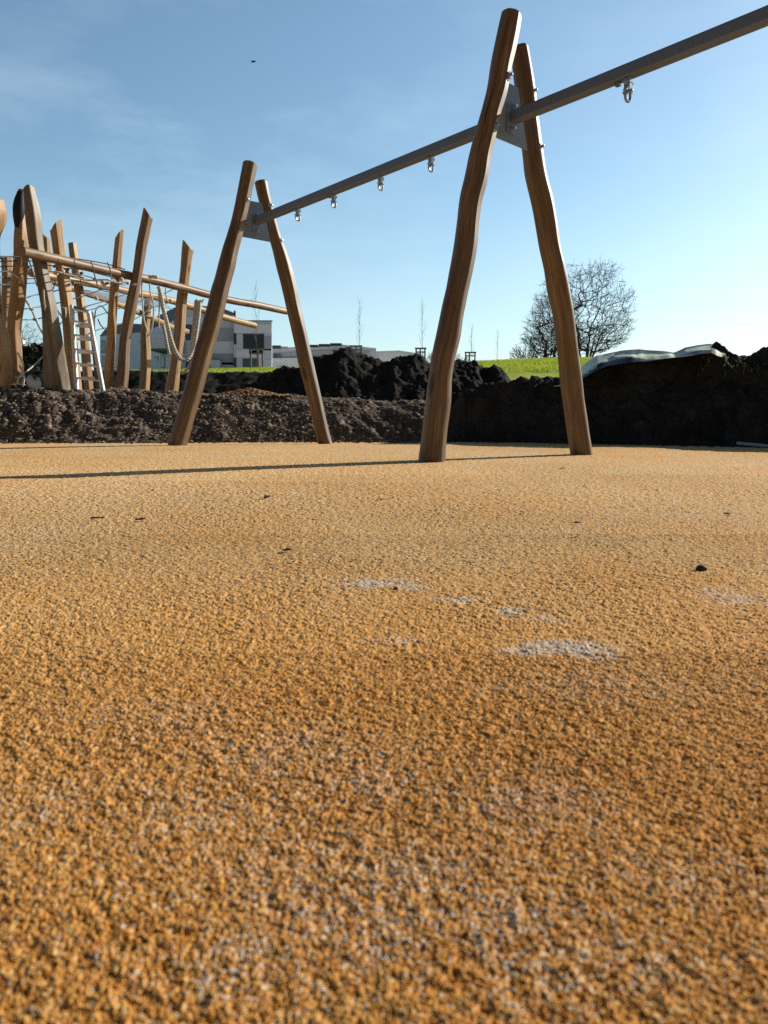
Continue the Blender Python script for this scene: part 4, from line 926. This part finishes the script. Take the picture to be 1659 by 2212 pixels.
# ================================================================== BUILDINGS
def wbox(x0, x1, y0, y1, Y, depth, mat, name, parent, push=0):
    a = P(x0, y1, Y); b = P(x1, y0, Y); c = np.array([(a[0]+b[0])/2, Y+depth/2-push, (a[2]+b[2])/2])
    return MB().box(c, (abs(b[0]-a[0])/2, 0, 0), (0, depth/2, 0), (0, 0, abs(b[2]-a[2])/2)).build(name, M[mat], parent, 0)
def win(x0, x1, y0, y1, Y, parent, pane='glass', push=.0):
    fr = MB(); a = P(x0, y1, Y); b = P(x1, y0, Y); w = .07
    xm = (a[0]+b[0])/2; zm = (a[2]+b[2])/2; hx = abs(b[0]-a[0])/2; hz = abs(b[2]-a[2])/2; yy = Y-.03-push
    for s in (-1, 1):
        fr.box((xm+s*(hx-w/2), yy, zm), (w/2, 0, 0), (0, .06, 0), (0, 0, hz)); fr.box((xm, yy, zm+s*(hz-w/2)), (hx-w, 0, 0), (0, .06, 0), (0, 0, w/2))
    f_ = fr.build('window', M['frame'], parent, 0)
    MB().box((xm, yy+.02, zm), (hx-w, 0, 0), (0, .02, 0), (0, 0, hz-w)).build('pane', M[pane], f_, 0)
    return f_
Yb = 100
apt = empty('apartment_building', P(450, 805, Yb), 'three storey apartment building clad in white and grey panels, behind the climbing frame', 'building')
# stair tower on the right
m = MB(); A_ = [P(505, 830, Yb), P(587, 830, Yb), P(587, 694, Yb), P(505, 694, Yb)]; B_ = [p+np.array([dx, 14, 0]) for p, dx in zip(A_, (0, -2.2, -2.2, 0))]
m.add(A_+B_, [(0, 1, 2, 3), (7, 6, 5, 4), (0, 4, 5, 1), (1, 5, 6, 2), (2, 6, 7, 3), (3, 7, 4, 0)]); m.build('wall', M['light_panel'], apt, 0)
wbox(511, 570, 757.2, 772, Yb, .06, 'white_panel', 'wall_panel', apt, .05); wbox(505.4, 586.6, 700, 720, Yb, .06, 'white_panel', 'wall_panel', apt, .05)
for (x0, x1, y0, y1, mt) in ((511, 525.5, 722, 753, 'light_panel'), (570.5, 586.6, 727, 753, 'grey_panel'), (571, 586.6, 776, 800, 'light_panel'), (511, 525, 775, 800, 'light_panel'), (505.4, 586.6, 753.6, 757, 'light_panel'), (538, 586.6, 753.8, 764, 'light_panel')):
    wbox(x0, x1, y0, y1, Yb, .06, mt, 'wall_panel', apt, .05)
win(525.7, 570.3, 721.5, 753.5, Yb, apt, 'glass', .02); win(525.2, 556, 775, 799, Yb, apt, 'blue_glass', .02); win(505.6, 510.6, 720, 744, Yb, apt, 'glass', .02); win(505.6, 510.8, 773, 796, Yb, apt, 'glass', .02)
wbox(504, 588, 691.8, 694, Yb-.15, .5, 'roof_grey', 'parapet', apt)
# middle block
m = MB()
def quad_block(m, pts_px, Y0, Y1, depth, mi=0):
    q = [P(x, y, Y0+(Y1-Y0)*f_) for (x, y, f_) in pts_px]; d = np.array([0, depth, 0]); n = len(q)
    vs = q+[p+d for p in q]; m.add(vs, [tuple(range(n))]+[tuple(range(2*n-1, n-1, -1))]+[(i, (i+n), ((i+1) % n)+n, (i+1) % n) for i in range(n)], None, mi)
quad_block(m, [(376, 830, 0), (504.6, 830, 0), (504.6, 683, 0), (477, 672, 0), (379, 664, 0)], 101, 101, 14); m.build('wall', M['light_panel'], apt, 0)
for (x0, x1, y0, y1, mt) in ((463, 504.4, 709, 737, 'grey_panel'), (457, 504.4, 764, 788, 'grey_panel'), (380, 402, 737, 764, 'grey_panel'), (418, 463, 737.4, 763.6, 'white_panel'), (463.4, 504.4, 737.4, 763.6, 'white_panel'), (474, 504.4, 783, 800, 'light_panel'), (402, 456, 684, 700, 'white_panel'), (418, 456, 764, 800, 'grey_panel')):
    wbox(x0, x1, y0, y1, 101, .06, mt, 'wall_panel', apt, .05)
win(402, 418, 702, 735, 101, apt, 'blue_glass', .02); win(440, 452, 704, 734, 101, apt, 'blue_glass', .02); win(436, 455, 740, 760, 101, apt, 'glass', .02); win(402, 416, 770, 798, 101, apt, 'blue_glass', .02)
wbox(455, 474, 778, 802, 99.4, 1.5, 'light_panel', 'entrance_porch', apt)
# roof ridge with solar panels and mast
m = MB(); q = [P(379, 664, 100.8), P(477, 671.5, 100.8), P(505.5, 682.5, 100.8), P(505.5, 680.5, 112), P(477, 669, 112), P(379, 661, 112)]; m.add(q+[p+np.array([0, 0, .35]) for p in q], [(0, 1, 7, 6), (1, 2, 8, 7), (6, 7, 10, 11), (7, 8, 9, 10), (2, 3, 9, 8), (0, 6, 11, 5)]); m.build('roof', M['roof_grey'], apt, 0)
for k in range(5): wbox(474+k*5.6, 478.6+k*5.6, 669.5+k*1.9, 676+k*1.9, 101.6, .5, 'solar', 'solar_panel', apt)
wbox(505.6, 508.2, 671, 694, 102, .4, 'solar', 'vent_pipe', apt)
# left wing, receding
def wing_pt(x, y): f_ = (x-216)/(376-216); return (x, y, 1-f_)
m = MB(); quad_block(m, [wing_pt(216, 830), wing_pt(376, 830), wing_pt(376, 690), wing_pt(306, 716), wing_pt(234, 722), wing_pt(216, 727)], 101.2, 118, 10); m.build('wall', M['white_panel'], apt, 0)
def wing_win(x0, x1, y0, y1):
    def q(x, y): f_ = (x-216)/160; return P(x, y, 101.2+(118-101.2)*(1-f_)-.12)
    A = [q(x0, y1), q(x1, y1), q(x1, y0), q(x0, y0)]; n = np.array([.0, -1, 0]); m = MB(); c = np.mean(A, axis=0)
    o_ = [c+(p-c)*1.0 for p in A]; i_ = [c+(p-c)*.84 for p in A]
    m.prism(o_, np.array([0, .05, 0])); w = m.build('window', M['frame'], apt, 0)
    MB().prism([p-np.array([0, .07, 0]) for p in i_], np.array([0, .01, 0])).build('pane', M['glass'], w, 0)
for (x0, x1, y0, y1) in ((283, 289, 742, 764), (290, 296, 740, 762), (297, 305, 736, 760), (326, 342, 727, 744), (218, 228, 735, 762), (334, 342, 770, 795), (347, 356, 766, 795), (280, 288, 788, 800), (289, 295, 787, 800), (297, 306, 784, 800), (256, 262, 745, 768), (264, 270, 744, 767), (220, 230, 770, 792), (250, 256, 738, 752)):
    wing_win(x0, x1, y0, y1)
m = MB(); quad_block(m, [wing_pt(215, 726), wing_pt(233, 703), wing_pt(262, 698), wing_pt(306, 700), wing_pt(377, 664), wing_pt(377, 690), wing_pt(306, 717), wing_pt(234, 723)], 100.9, 117.7, 9); m.build('roof', M['roof_grey'], apt, 0)
bal = wbox(327, 356, 724, 753, 98.4, 6, 'light_panel', 'balcony', apt); wbox(326, 357, 753.4, 758, 98.3, 6.2, 'green', 'balcony_floor', bal)
# low buildings on the right
low = empty('low_building', P(660, 800, 120), 'long low white building with dark solar roof right of the tower block', 'building')
m = MB(); quad_block(m, [(588, 820, 0), (820, 820, 1), (812, 752, 1), (735, 744, .5), (588, 752, 0)], 118, 122, 16); m.build('wall', M['light_panel'], low, 0)
m = MB(); quad_block(m, [(588, 763, 0), (735, 756, .5), (805, 757, 1), (805, 768, 1), (588, 772, 0)], 117.8, 121.8, .2); m.build('wall_band', M['grey_panel'], low, 0)
m = MB(); quad_block(m, [(588, 774, 0), (815, 770, 1), (815, 815, 1), (588, 815, 0)], 117.4, 121.3, .5); m.build('lower_wall', M['white_panel'], low, 0)
wbox(588, 606, 746, 753, 117.9, 3, 'solar', 'roof_box', low); wbox(606, 622, 748.5, 752, 118, 3, 'grey_panel', 'roof_box', low)
for (x0, x1, y0) in ((640, 662, 747), (664, 686, 745.3), (688, 712, 743.6), (713, 738, 741.8)): wbox(x0, x1, y0-.6, y0+4.2, 118.5, 3, 'solar', 'solar_panel', low)
win(591, 606, 764, 772, 117.6, low, 'glass', .1); win(719, 728, 757, 766, 119.2, low, 'glass', .3); win(604, 616, 791, 797, 117.2, low, 'glass', .1)
wh = empty('low_building', P(850, 800, 135), 'plain white flat roofed hall behind the middle soil heap', 'building')
m = MB(); quad_block(m, [(790, 815, 0), (907, 815, 1), (905, 765, 1), (862, 758.5, .6), (790, 761, 0)], 132, 136, 12); m.build('wall', M['white_panel'], wh, 0)
m = MB(); quad_block(m, [(789, 759.5, 0), (862, 757, .6), (906, 763.5, 1), (906, 766, 1), (862, 760, .6), (789, 762.5, 0)], 131.7, 135.7, 12.4); m.build('roof_edge', M['light_panel'], wh, 0)
# far left: shed, evergreen and bare tree seen between the posts
sh = empty('shed', P(66, 806, 48), 'small grey shed seen far off between the left climbing posts', 'shed')
wbox(30, 84, 793, 830, 48, 3, 'grey_panel', 'wall', sh); m = MB(); quad_block(m, [(28, 794, 0), (86, 797, 0), (80, 786, 0), (34, 783, 0)], 47.8, 47.8, 3.4); m.build('roof', M['roof_grey'], sh, 0)
dome_tree('bare_tree', 68, 70, 5.4, 1.9, 6, 900, 21, 'bare rounded tree seen far off between the left climbing posts', tr=.09, zoff=-.3)
def evergreen(px, Y, w, hh, label):
    x = (px-829.5)/F*Y; z = float(lawn_z(x, Y)); root = empty('evergreen_bush', (x, Y, z), label, 'bush')
    MB().tube([(x, Y, z-.2), (x, Y, z+hh*.5)], [.07, .04], n=7).build('trunk', M['bark'], root, 60)
    m = MB()
    for _ in range(2600):
        u = rng.normal(0, 1, 3); u /= np.linalg.norm(u); k = rng.random()**.4; c = np.array([x, Y, z+hh*.52])+u*np.array([w, w, hh*.5])*k*(1+.2*math.sin(u[0]*7+u[2]*5)); a = rng.normal(0, 1, 3)*.07; b = rng.normal(0, 1, 3)*.07
        m.add([c-a, c+b, c+a, c-b], [(0, 1, 2, 3)])
    m.build('crown', M['leaf_dark'], root, 0)
evergreen(74, 42, .5, 1.5, 'dark evergreen bush in front of the far bare tree at left'); evergreen(96, 43, .45, 1.7, 'second dark evergreen bush, hidden half by the pale leaning post')
# bird and contrail
m = MB(); c = P(547, 133, 45)
m.tube([c+np.array([-.13, 0, -.035]), c+np.array([-.03, 0, -.01]), c+np.array([.08, 0, .012]), c+np.array([.14, 0, .02])], [.008, .035, .04, .008], n=10, step=.02)
m.add([c+np.array([-.03, 0, 0]), c+np.array([.05, 0, .01]), c+np.array([-.05, .2, .10]), c+np.array([-.13, .25, .14])], [(0, 1, 2, 3)]); m.add([c+np.array([-.03, 0, 0]), c+np.array([.05, 0, .01]), c+np.array([.0, -.2, -.03]), c+np.array([-.10, -.28, -.05])], [(0, 1, 2, 3)])
tag(m.build('bird', M['bird'], None, 40), 'small dark bird flying high in the blue sky', 'bird')
# ================================================================== light, sky, camera
w = bpy.data.worlds.new('World'); scene.world = w; w.use_nodes = True; nt = w.node_tree; nt.nodes.clear()
out = nt.nodes.new('ShaderNodeOutputWorld'); bg = nt.nodes.new('ShaderNodeBackground'); sky = nt.nodes.new('ShaderNodeTexSky')
sky.sky_type = 'NISHITA'; sky.sun_disc = False; sky.sun_elevation = SUN_EL; sky.sun_rotation = SUN_AZ; sky.altitude = 300; sky.air_density = 1.0; sky.dust_density = .8; sky.ozone_density = 1.5
tc = nt.nodes.new('ShaderNodeTexCoord')
# thin cirrus: stretched noise on the sky directions
cl = noise(nt, mapv(nt, tc.outputs['Generated'], (2.2, 2.2, 7.0)), 1.6, 6, .62)
cl2 = noise(nt, mapv(nt, tc.outputs['Generated'], (1.0, 1.3, 2.5)), 1.4, 3, .5)
mu = N(nt, 'ShaderNodeMath', operation='MULTIPLY'); nt.links.new(ramp(nt, [(.46, (0, 0, 0)), (.85, (.6, .6, .6))], cl).outputs[0], mu.inputs[0]); nt.links.new(ramp(nt, [(.42, (0, 0, 0)), (.7, (.5, .5, .5))], cl2).outputs[0], mu.inputs[1])
c = mixc(nt, mu.outputs[0], sky.outputs[0], (6.5, 7.2, 8.0))
c = mixc(nt, 1.0, c, (1.03, 1.17, 1.13), 'MULTIPLY')
sz = nt.nodes.new('ShaderNodeSeparateXYZ'); nt.links.new(tc.outputs['Generated'], sz.inputs[0])
hz = N(nt, 'ShaderNodeMapRange', interpolation_type='SMOOTHSTEP'); nt.links.new(sz.outputs['Z'], hz.inputs[0]); hz.inputs[1].default_value = -.02; hz.inputs[2].default_value = .30; hz.inputs[3].default_value = .42; hz.inputs[4].default_value = 0
c = mixc(nt, hz.outputs[0], c, (4.9, 6.1, 7.0))
# out-of-frame sky dimmed overhead and behind the camera to cut ambient light
sx = nt.nodes.new('ShaderNodeSeparateXYZ'); nt.links.new(tc.outputs['Generated'], sx.inputs[0])
mr = N(nt, 'ShaderNodeMapRange', interpolation_type='SMOOTHSTEP'); nt.links.new(sx.outputs['Z'], mr.inputs[0]); mr.inputs[1].default_value = .42; mr.inputs[2].default_value = .75; mr.inputs[3].default_value = 1; mr.inputs[4].default_value = .22
mr2 = N(nt, 'ShaderNodeMapRange', interpolation_type='SMOOTHSTEP'); nt.links.new(sx.outputs['Y'], mr2.inputs[0]); mr2.inputs[1].default_value = -.3; mr2.inputs[2].default_value = .55; mr2.inputs[3].default_value = .23; mr2.inputs[4].default_value = 1
m3 = N(nt, 'ShaderNodeMath', operation='MULTIPLY'); nt.links.new(mr.outputs[0], m3.inputs[0]); nt.links.new(mr2.outputs[0], m3.inputs[1])
cb = N(nt, 'ShaderNodeCombineColor'); [nt.links.new(m3.outputs[0], cb.inputs[k]) for k in range(3)]
c = mixc(nt, 1.0, c, cb.outputs[0], 'MULTIPLY')
nt.links.new(c, bg.inputs[0]); bg.inputs[1].default_value = .138; nt.links.new(bg.outputs[0], out.inputs[0])
sd = bpy.data.lights.new('sun', 'SUN'); sd.energy = 5.0; sd.angle = R(.5); sd.color = (1.0, .93, .82)
so = bpy.data.objects.new('sun', sd); COL.objects.link(so)
sv = Vector((math.sin(SUN_AZ)*math.cos(SUN_EL), math.cos(SUN_AZ)*math.cos(SUN_EL), math.sin(SUN_EL))); so.rotation_euler = sv.to_track_quat('Z', 'Y').to_euler(); so.location = (20, 14, 12)
cd = bpy.data.cameras.new('camera'); cam = bpy.data.objects.new('camera', cd); COL.objects.link(cam); scene.camera = cam
cam.location = (0, 0, HC); cam.rotation_euler = (math.pi/2-TH, 0, 0)
cd.sensor_fit = 'VERTICAL'; cd.sensor_height = 36; cd.sensor_width = 27; cd.lens = F/2212*36; cd.clip_start = .02; cd.clip_end = 5000
cd.dof.use_dof = True; cd.dof.focus_distance = 5.0; cd.dof.aperture_fstop = 8.5
scene.view_settings.view_transform = 'Standard'; scene.view_settings.look = 'None'; scene.view_settings.exposure = 0; scene.view_settings.gamma = 1
scene.cycles.use_denoising = False; scene.cycles.max_bounces = 6; scene.cycles.diffuse_bounces = 1
